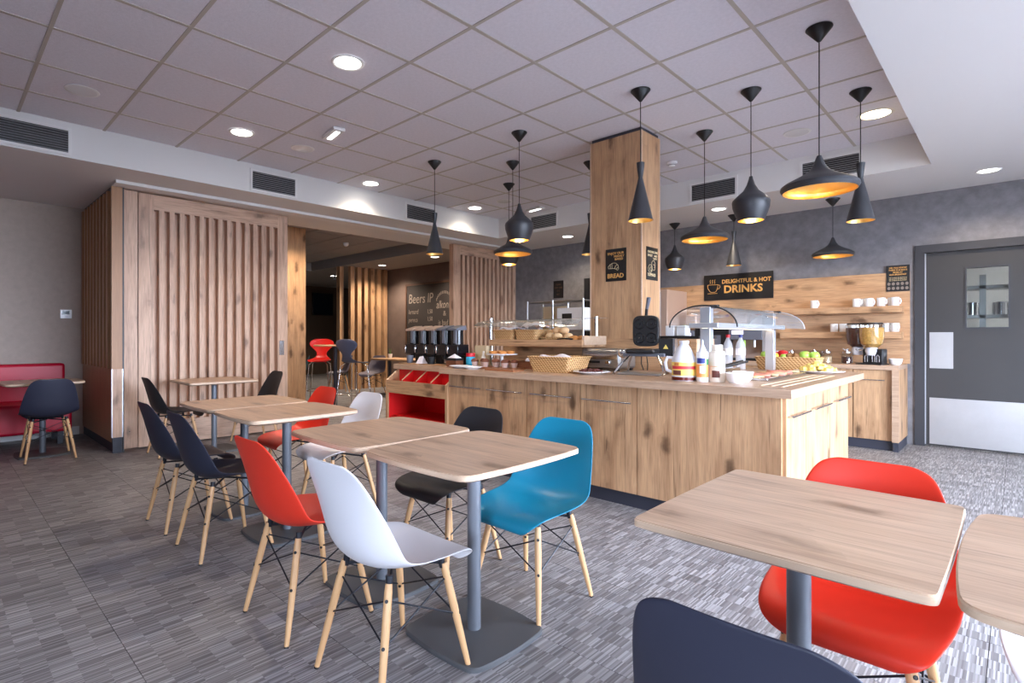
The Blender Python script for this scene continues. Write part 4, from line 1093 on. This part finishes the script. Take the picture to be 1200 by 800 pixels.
t = thing('red_tin', 'red tin with a white lid on the back counter', 'tin', (-2.08, 7.34, BZ)); MB().lathe([(0, 0), (.075, 0), (.075, .10), (0, .10)], 24).build('tin_body', 'cap_red', t); MB().lathe([(0, .10), (.04, .10), (.04, .13), (0, .13)], 20).build('lid', 'ceramic', t)
# juice machine, coffee machine and a tall fridge tower
t = thing('juice_machine', 'grey juice dispenser with two tubs on top and green taps', 'dispenser', (-2.42, 7.36, BZ))
box('back', 'warm_panel', -.20, .0, .0, .20, .24, .34, t); box('head', 'panel_grey', -.20, -.16, .26, .20, .24, .40, t, .01); box('drip_tray', 'black', -.18, -.16, 0, .18, -.001, .03, t); box('display', 'display', -.16, -.163, .33, -.02, -.1605, .38, t)
for x in (-.06, -.02, .10): MB().cyl((x, -.12, .17), (x, -.12, .26), .014, n=10).build('tap', 'apple_green' if x < .05 else 'ceramic', t)
for x, m_ in ((-.10, 'warm_panel'), (.10, 'milky')): box('juice_tub', m_, x - .085, -.04, .40, x + .085, .18, .62, t, .02)
box('side_duct', 'alu', .2005, -.16, .1, .26, .1, .62, t)
t = thing('coffee_machine', 'black coffee machine with a blue-grey front panel', 'coffee machine', (-2.84, 7.36, BZ))
box('body', 'black', -.22, -.15, 0, .22, .24, .45, t, .01); box('front_panel', 'panel_grey', -.10, -.156, .03, .12, -.151, .32, t)
t = thing('coffee_machine', 'silver coffee machine with lit buttons seen through the curved glass', 'coffee machine', (-3.155, 7.36, BZ))
box('body', 'panel_grey', -.09, -.15, 0, .09, .24, .38, t, .01); box('hopper', 'warm_panel', -.08, -.05, .38, .08, .2, .60, t, .03); box('buttons', 'display', -.07, -.153, .28, .05, -.151, .35, t); box('spout', 'chrome', -.05, -.19, .20, .05, -.151, .24, t); MB().ball((.0, .06, .60), .07, 16, 6, .4).build('hopper_lid', 'steel', t, smooth=80)
t = thing('fridge_tower', 'tall grey cabinet standing behind the coffee machines', 'cabinet', (-3.60, 7.29, 0))
box('body', 'warm_panel', -.20, -.25, 0, .24, .37, 1.83, t, .006); box('door', 'panel_grey', -.195, -.268, .04, .15, -.251, 1.80, t, .004); box('yellow_strip', 'label_yellow', -.36, .0, .9, -.2005, .3, 1.80, t)
t = thing('tall_case', 'narrow black cabinet against the grey wall, left of the column', 'cabinet', (-4.67, 7.44, 0)); box('body', 'black', -.15, -.2, 0, .15, .22, 2.10, t); box('plinth', 'plinth', -.15, -.205, 0, .15, -.2005, .08, t)
# service counter behind the bread shelf with a rack
t = thing('service_counter', 'service counter hidden behind the bread shelf', 'counter', (-4.05, 5.55, 0)); box('body', 'oak_v', -.6, -.3, .0, .6, .3, .86, t); box('worktop', 'worktop_ply', -.62, -.32, .86, .62, .32, .90, t)
t = thing('toaster_rack', 'steel rack holding bottles and a white appliance behind the bread shelf', 'rack', (-4.02, 5.55, .90))
for x in (-.42, -.02, .42):
    for y in (-.16, .16): MB().cyl((x, y, 0), (x, y, .74), .014, n=10).build('upright', 'steel_dull', t)
for z in (.36, .72): box('rack_shelf', 'steel_dull', -.42, -.16, z, .42, .16, z + .012, t)
box('appliance', 'ceramic', .02, -.13, .372, .40, .14, .64, t, .004); box('appliance_panel', 'black', .10, -.134, .43, .24, -.1305, .57, t); box('backboard', 'cardboard', -.40, .14, .372, -.03, .15, .68, t)
for k, x in enumerate((-.30, -.12)):
    b_ = thing('pump_bottle', '%s white pump bottle on the steel rack' % ['left', 'right'][k], 'bottle', (-4.02 + x, 5.50, 1.2725), 0, 'pump bottles on the rack'); MB().lathe([(0, 0), (.035, 0), (.038, .09), (.015, .115), (0, .115)], 16).build('bottle_body', 'ceramic', b_); MB().cyl((0, 0, .115), (0, 0, .15), .008, n=8).build('pump', 'black', b_)

# ------------------------------------------------------------------ signs
FR = (R(90), 0, 0); FRX = (R(90), 0, R(90))
t = thing('bread_sign', 'black and gold sign reading BREAD on the front of the column', 'sign', (-2.62, 4.459, 1.705))
box('plate', 'black', -.105, -.006, 0, .105, 0, .298, t)
text('ENJOY OUR', .031, 'gold_print', t, (-.085, -.0065, .245), FR, .012); text('FRESHLY', .027, 'gold_print', t, (.085, -.0065, .218), FR, .012, 'RIGHT'); text('BAKED', .027, 'gold_print', t, (.075, -.0065, .192), FR, .012, 'RIGHT'); text('BREAD', .056, 'gold_print', t, (-.088, -.0065, .030), FR, .02, sx=.98)
def icon(lines, mat, parent, y, r=.0016, swap=False):
    mb = MB()
    for ln in lines: mb.tube([(x, y, z) if not swap else (y, x, z) for x, z in ln], r, 5)
    return mb.build('icon', mat, parent, smooth=60)
icon([[(-.075, .118), (-.078, .135), (-.06, .155), (-.03, .168), (0, .165), (.022, .145), (.03, .115), (.018, .098), (.005, .108), (-.02, .118), (-.05, .118), (-.075, .118)], [(-.055, .118), (-.058, .157)], [(-.038, .118), (-.04, .164)], [(-.012, .115), (.0, .14), (.016, .15)], [(.004, .108), (.02, .125)]], 'cream_print', t, -.007)
t = thing('toppings_sign', 'black and gold sign reading TOPPINGS on the side of the column', 'sign', (-2.364, 4.645, 1.708))
box('plate', 'black', 0, -.105, 0, .006, .105, .298, t)
text('CHOOSE OUR', .029, 'cream_print', t, (.0065, -.088, .245), FRX, .012); text('SWEET', .029, 'cream_print', t, (.0065, -.088, .212), FRX, .012); text('AND', .026, 'cream_print', t, (.0065, .088, .214), FRX, .012, 'RIGHT'); text('TASTY', .026, 'cream_print', t, (.0065, .088, .188), FRX, .012, 'RIGHT'); text('TOPPINGS', .038, 'cream_print', t, (.0065, -.09, .034), FRX, .02, sx=.84)
circ = lambda cx, cz, r, a0=0, a1=360, n=18: [(cx + r * math.cos(R(a0 + (a1 - a0) * k / n)), cz + r * math.sin(R(a0 + (a1 - a0) * k / n))) for k in range(n + 1)]
icon([circ(-.042, .102, .036), circ(-.03, .10, .018), circ(.018, .145, .034, -60, 230), circ(.025, .118, .026, -120, 120)], 'cream_print', t, .0065, .002, True)
t = thing('drinks_sign', 'long black sign reading DELIGHTFUL & HOT DRINKS above the coffee machines', 'sign', (-2.67, YW - .0205, 1.69))
box('plate', 'black', -.442, -.012, 0, .442, 0, .350, t)
text('DELIGHTFUL & HOT', .074, 'gold_print', t, (-.20, -.0125, .225), FR, .02, sx=.92); text('DRINKS', .138, 'gold_print', t, (-.175, -.0125, .098), FR, .03, sx=1.02)
icon([[(-.39, .215), (-.388, .17), (-.36, .125), (-.34, .112), (-.295, .112), (-.275, .125), (-.255, .17), (-.252, .215), (-.39, .215)], [(-.252, .21), (-.228, .205), (-.222, .18), (-.238, .158), (-.262, .15)], [(-.39, .095), (-.26, .095)], [(-.36, .23), (-.352, .25), (-.36, .265), (-.35, .285)], [(-.33, .23), (-.322, .25), (-.33, .265), (-.32, .285)], [(-.30, .23), (-.292, .25), (-.30, .265), (-.29, .285)]], 'gold_print', t, -.013, .0034)
t = thing('allergen_sign', 'black notice with rows of small round symbols beside the grey door', 'sign', (-.955, YW - .0205, 1.70))
box('plate', 'black', -.105, -.008, 0, .105, 0, .292, t)
for s, z in (('DID YOU KNOW', .255), ('THERE IS ALWAYS', .230), ('MORE AT', .205), ('OUR BREAKFAST', .180)): text(s, .024, 'gold_print', t, (0, -.0085, z), FR, .02, 'CENTER', sx=.85)
for z in (.150, .134, .118): text('ask us about the food here', .0145, 'cream_print', t, (0, -.0085, z), FR, .01, 'CENTER')
for i in range(5):
    for j in range(2): MB().add([(.015 * math.cos(2 * PI * k / 12), -.0088, .018 * math.sin(2 * PI * k / 12)) for k in range(12)], [tuple(range(12))]).build('symbol', 'chalk', t, smooth=0, loc=(-.08 + .04 * i, 0, .085 - .05 * j))
t = thing('small_notice', 'small black notice on the grey wall above the steel rack', 'sign', (-5.63, YW, 1.855)); box('plate', 'black', -.105, -.008, 0, .105, 0, .30, t)
for s, z in (('PLEASE', .22), ('TAKE CARE', .165), ('IT IS', .11), ('HOT', .05)): text(s, .042, 'chalk_frame', t, (0, -.0085, z), FR, .02, 'CENTER', sx=.8)
t = thing('thermostat', 'small white wall thermostat above the red bench', 'thermostat', (XL, 1.147, 1.41)); box('case', 'ceramic', 0, -.058, 0, .022, .058, .108, t, .004); box('display', 'screen_dark', .022, -.04, .05, .0225, .035, .09, t); box('button', 'milky', .022, -.01, .015, .025, .02, .03, t)

# ------------------------------------------------------------------ grey kitchen door
d = struct(MB().box(-.715, YW + .02, .012, .20, YW + .06, 1.29).box(-.715, YW + .02, 1.91, .20, YW + .06, 2.10).box(-.715, YW + .02, 1.29, -.385, YW + .06, 1.91).box(-.07, YW + .02, 1.29, .20, YW + .06, 1.91).build('door_1', 'door_grey', smooth=0), 'grey swing door with steel plates and a small window')
for a in ((-.81, -.02, 0, -.725, .13, 2.19), (.205, -.02, 0, .29, .13, 2.19), (-.725, -.02, 2.105, .205, .13, 2.19)): box('door_frame', 'frame_grey', a[0], YW + a[1], a[2], a[3], YW + a[4], a[5], d)
box('kick_plate', 'brushed', -.686, YW + .014, .03, .17, YW + .02, .53, d); box('push_plate', 'brushed', -.686, YW + .014, .85, -.491, YW + .02, 1.24, d)
for a in ((-.40, 1.275, -.385, 1.925), (-.07, 1.275, -.055, 1.925)): box('window_bead', 'frame_grey', a[0], YW + .01, a[1], a[2], YW + .07, a[3], d)
for a in ((-.385, 1.275, -.07, 1.29), (-.385, 1.91, -.07, 1.925)): box('window_bead', 'frame_grey', a[0], YW + .01, a[1], a[2], YW + .07, a[3], d)
box('window_pane', 'glass', -.385, YW + .038, 1.29, -.07, YW + .042, 1.91, d); box('edge_gasket', 'alu', -.724, YW + .01, .02, -.716, YW + .03, 2.10, d)
# kitchen glimpsed through the pane
mb = MB().box(-2.0, 10.2, -.1, 2.5, 10.3, 2.76).box(-2.05, YW + .13, -.1, -2.0, 10.2, 2.76).box(2.45, YW + .13, -.1, 2.5, 10.2, 2.76).box(-2.0, YW + .13, 2.70, 2.45, 10.2, 2.76)
struct(mb.build('wall_kitchen', 'white_paint', smooth=0))
t = thing('kitchen_rack', 'steel rack with pans glimpsed through the door window', 'rack', (-.15, 9.3, 0))
for x in (-.75, -.16, .55): box('upright', 'steel_dull', x - .03, -.2, 0, x + .03, -.14, 1.95, t)
for z in (.9, 1.42, 1.78): box('rack_shelf', 'steel_dull', -.78, -.2, z, .58, .2, z + .04, t)
for k, (x, z) in enumerate([(.12, .94), (.30, .94), (0, 1.46), (.32, 1.46), (-.26, 1.46)]): MB().lathe([(0, 0), (.08, 0), (.08, .16), (.075, .16), (.075, .01), (0, .01)], 16, (x, 0, z)).build('pan', 'steel', t)
t = thing('kitchen_fill_lamp', 'added strip lamp, out of view, brightening the kitchen behind the door window', 'lamp', (1.5, 8.7, 2.639)); box('housing', 'white_paint', -.6, -.08, .02, .6, .08, .06, t); box('tube', 'kitchen_fill_glow', -.58, -.06, .0, .58, .06, .02, t)  # added lamp, kept out of view, to brighten the kitchen behind the pane

# ------------------------------------------------------------------ ceiling fittings
def downlight(label, x, y, z, r=.10, mat='lamp_white', watts=9, cat='downlight', grp='recessed downlights', col=(1, .84, .64)):
    t = thing('downlight', label, cat, (x, y, z), 0, grp)
    MB().lathe([(r * .86, -.001), (r, -.007), (r * 1.1, -.004), (r * 1.12, 0), (r * .86, 0)], 32).build('trim_ring', 'white_paint', t)
    MB().lathe([(0, -.0015), (r * .87, -.0015), (r * .87, 0), (0, 0)], 32).build('diffuser', mat, t)
    if watts:
        l = bpy.data.lights.new('downlight_lamp', 'SPOT'); l.energy = watts; l.spot_size = R(140); l.spot_blend = .7; l.shadow_soft_size = .06; l.color = col
        o = bpy.data.objects.new('downlight_lamp', l); COL.objects.link(o); o.parent = t; o.location = (0, 0, -.02)
    return t
W0 = 46
downlight('lit ceiling downlight nearest the camera, top left of the tiled ceiling', -3.235, 2.01, CZ, watts=W0)
downlight('lit downlight in the tiled ceiling near the left soffit', -5.03, 2.01, CZ, watts=W0)
downlight('lit downlight close to the left soffit above the lounge opening', -5.60, 3.80, CZ, watts=W0 * .45)
downlight('lit downlight in the far left corner of the tiled ceiling', -5.60, 5.60, CZ, watts=W0 * .45)
downlight('warm lit downlight in the far right corner of the tiled ceiling', -.85, 5.61, CZ, mat='lamp_warm', watts=W0 * .7, col=(1, .85, .62), r=.12)
for x, y, l in ((-5.0, 7.06, 'lit soffit downlight left of the column'), (-2.61, 6.85, 'lit soffit downlight above the drinks sign'), (-.20, 7.05, 'lit soffit downlight above the grey door')): downlight(l, x, y, SZ, .085, watts=W0 * .8)
for x, y, z, l in ((-7.56, 4.05, LZ, 'lit downlight just inside the lounge opening'), (-9.95, 7.05, SZ, 'lit lounge downlight beside the tall posts'), (-8.15, 7.03, SZ, 'lit lounge downlight above the chalkboard'), (-12.6, 7.4, SZ, 'faint downlight deep in the lounge')): downlight(l, x, y, z, .085, watts=W0 * 2.3, col=(1, .84, .66))
def speaker(label, x, y, z):
    t = thing('ceiling_speaker', label, 'speaker', (x, y, z), 0, 'round white ceiling speakers'); MB().lathe([(.095, -.006), (.11, -.004), (.112, 0), (.095, 0)], 32).build('rim', 'white_paint', t); MB().lathe([(0, -.008), (.06, -.0075), (.095, -.005), (.095, 0), (0, 0)], 32).build('grille', 'ceramic', t)
for x, y, l in ((-5.03, .81, 'round white ceiling speaker at the far left'), (-5.03, 2.61, 'round white ceiling speaker between the vent and the emergency light'), (-5.03, 5.61, 'round white ceiling speaker far back by the pendants'), (-1.435, 5.61, 'round white ceiling speaker above the drinks side')): speaker(l, x, y, CZ)
for x, y, l in ((-4.43, 2.60, 'nearer emergency light on the tiled ceiling'), (-4.98, 6.22, 'farther emergency light on the tiled ceiling')):
    t = thing('emergency_light', l, 'light', (x, y, CZ), R(80), 'white emergency lights'); box('case', 'white_paint', -.055, -.15, -.03, .055, .15, 0, t, .006); box('lens', 'tube_light', -.02, -.11, -.034, .02, .11, -.0305, t)
t = thing('smoke_detector', 'white smoke detector on the tiled ceiling beside the column', 'smoke detector', (-2.63, 5.62, CZ)); MB().lathe([(.055, 0), (.055, -.018), (.035, -.022), (.035, -.045), (.02, -.055), (0, -.055)], 24).build('body', 'ceramic', t); MB().lathe([(.038, -.028), (.038, -.034)], 24).build('vent_ring', 'panel_grey', t)
t = thing('smoke_detector', 'white smoke detector on the dim lounge ceiling', 'smoke detector', (-9.0, 5.55, LZ)); MB().lathe([(.055, 0), (.055, -.03), (.04, -.06), (0, -.075)], 24).build('body', 'ceramic', t); MB().lathe([(.056, -.012), (.056, -.018)], 24).build('vent_ring', 'panel_grey', t)

def vent(label, along, pos, a0, a1, z0=2.80, z1=2.99):
    """louvred grille let into the fascia"""
    L_ = a1 - a0; c = (a0 + a1) / 2
    t = thing('air_vent', label, 'vent', (pos, c, z0) if along == 'y' else (c, pos, z0), R(90) if along == 'y' else 0, 'louvred air vents in the fascia')
    h = z1 - z0
    box('backing', 'vent_dark', -L_ / 2, -.004, 0, L_ / 2, -.001, h, t)
    for a in ((-L_ / 2 - .025, -.025, L_ / 2 + .025, 0), (-L_ / 2 - .025, h, L_ / 2 + .025, h + .025), (-L_ / 2 - .025, 0, -L_ / 2, h), (L_ / 2, 0, L_ / 2 + .025, h)): box('frame', 'white_paint', a[0], -.014, a[1], a[2], -.001, a[3], t)
    me = MB().add([(-L_ / 2, -.013, 0), (L_ / 2, -.013, 0), (L_ / 2, -.004, .010), (-L_ / 2, -.004, .010), (-L_ / 2, -.013, -.002), (L_ / 2, -.013, -.002), (L_ / 2, -.004, .006), (-L_ / 2, -.004, .006)], [(0, 1, 2, 3), (4, 7, 6, 5), (0, 4, 5, 1), (2, 6, 7, 3), (0, 3, 7, 4), (1, 5, 6, 2)]).mesh('louvre', 'vent_slat', 0)
    n = 9
    for k in range(n): put(me, 'louvre', t, (0, 0, h * (k + .3) / n))
vent('long louvred vent at the far left of the white fascia', 'y', XF, .05, .846)
vent('louvred vent in the left fascia above the slatted screen', 'y', XF, 2.462, 2.954)
vent('louvred vent in the left fascia above the lounge opening', 'y', XF, 4.567, 5.071)
vent('louvred vent in the back fascia behind the bell pendants', 'x', YB2, -5.21, -4.74)
vent('louvred vent in the back fascia right of the column', 'x', YB2, -2.756, -2.26)
vent('louvred vent in the back fascia behind the wide pendant', 'x', YB2, -1.59, -1.10)

# ------------------------------------------------------------------ pendant lamps
PROF = {'tall': ([(.030, .44), (.027, .40), (.018, .335), (.017, .325), (.022, .30), (.092, 0)], .44),
        'bell': ([(.012, .335), (.016, .315), (.030, .27), (.055, .225), (.10, .185), (.128, .155), (.132, .14), (.128, .10), (.112, .05), (.092, .0)], .335),
        'wide': ([(.012, .215), (.018, .20), (.032, .16), (.055, .125), (.095, .098), (.14, .075), (.185, .052), (.205, .036), (.208, .02), (.196, .0)], .215)}
PM = {}
for k_, (pf, h) in PROF.items():
    inn = [(max(r - .004, .001), z - .003 if i < len(pf) - 1 else z) for i, (r, z) in enumerate(pf)]
    n0 = 3 if k_ == 'tall' else 2
    PM[k_] = (MB().lathe([(0, h)] + pf, 36).mesh('shade', 'shade_dark', 40), MB().lathe(inn[n0:] + [(pf[-1][0], 0)], 36).mesh('shade_lining', 'brass', 40))
CUP = MB().lathe([(.0, 0), (.072, 0), (.072, -.004), (.010, -.082), (.0, -.085)], 28).mesh('ceiling_cup', 'black', 40)
BULB = MB().ball((0, 0, 0), .03, 14, 9).mesh('bulb', 'bulb', 80)
def pendant(kind, label, x, y, zt, zb):
    t = thing('pendant_lamp', label, 'pendant lamp', (x, y, zb), 0, 'black pendant lamps with brass lining')
    h = PROF[kind][1]
    put(PM[kind][0], 'shade', t); put(PM[kind][1], 'shade_lining', t); put(CUP, 'ceiling_cup', t, (0, 0, zt - zb))
    MB().cyl((0, 0, h - .002), (0, 0, zt - zb - .08), .0035, n=8).build('cord', 'black', t)
    put(BULB, 'bulb', t, (0, 0, .10 if kind != 'wide' else .085))
    return t
ZB = 2.075
pendant('tall', 'slim cone pendant hanging leftmost over the dispensers', -4.42, 3.81, CZ, ZB)
pendant('bell', 'bell pendant in front of the wide one, left of the column', -3.235, 3.81, CZ, ZB)
pendant('wide', 'wide disc pendant hanging behind the bell one, left of the column', -3.835, 4.41, CZ, ZB)
pendant('bell', 'farthest bell pendant, below the wide disc left of the column', -4.42, 5.01, CZ, ZB)
pendant('tall', 'slim cone pendant half hidden behind the left edge of the column', -3.25, 5.0, CZ, ZB)
pendant('tall', 'slim cone pendant in front of the right edge of the column', -2.03, 3.81, CZ, ZB)
pendant('wide', 'wide disc pendant just right of the column', -2.03, 5.0, CZ, ZB)
pendant('bell', 'largest bell pendant, in the middle right', -1.436, 4.40, CZ, ZB)
pendant('wide', 'nearest and largest wide disc pendant on the right', -.853, 3.80, CZ, ZB)
pendant('tall', 'slim cone pendant on the far right', -.85, 5.0, CZ, ZB)
pendant('bell', 'small bell pendant in front of the grey wall right of the column', -3.38, 7.31, SZ, 2.125)
pendant('tall', 'small slim cone pendant above the drinks sign', -2.60, 7.33, SZ, 2.11)
pendant('wide', 'small wide disc pendant in front of the grey wall on the right', -1.495, 7.26, SZ, 2.105)
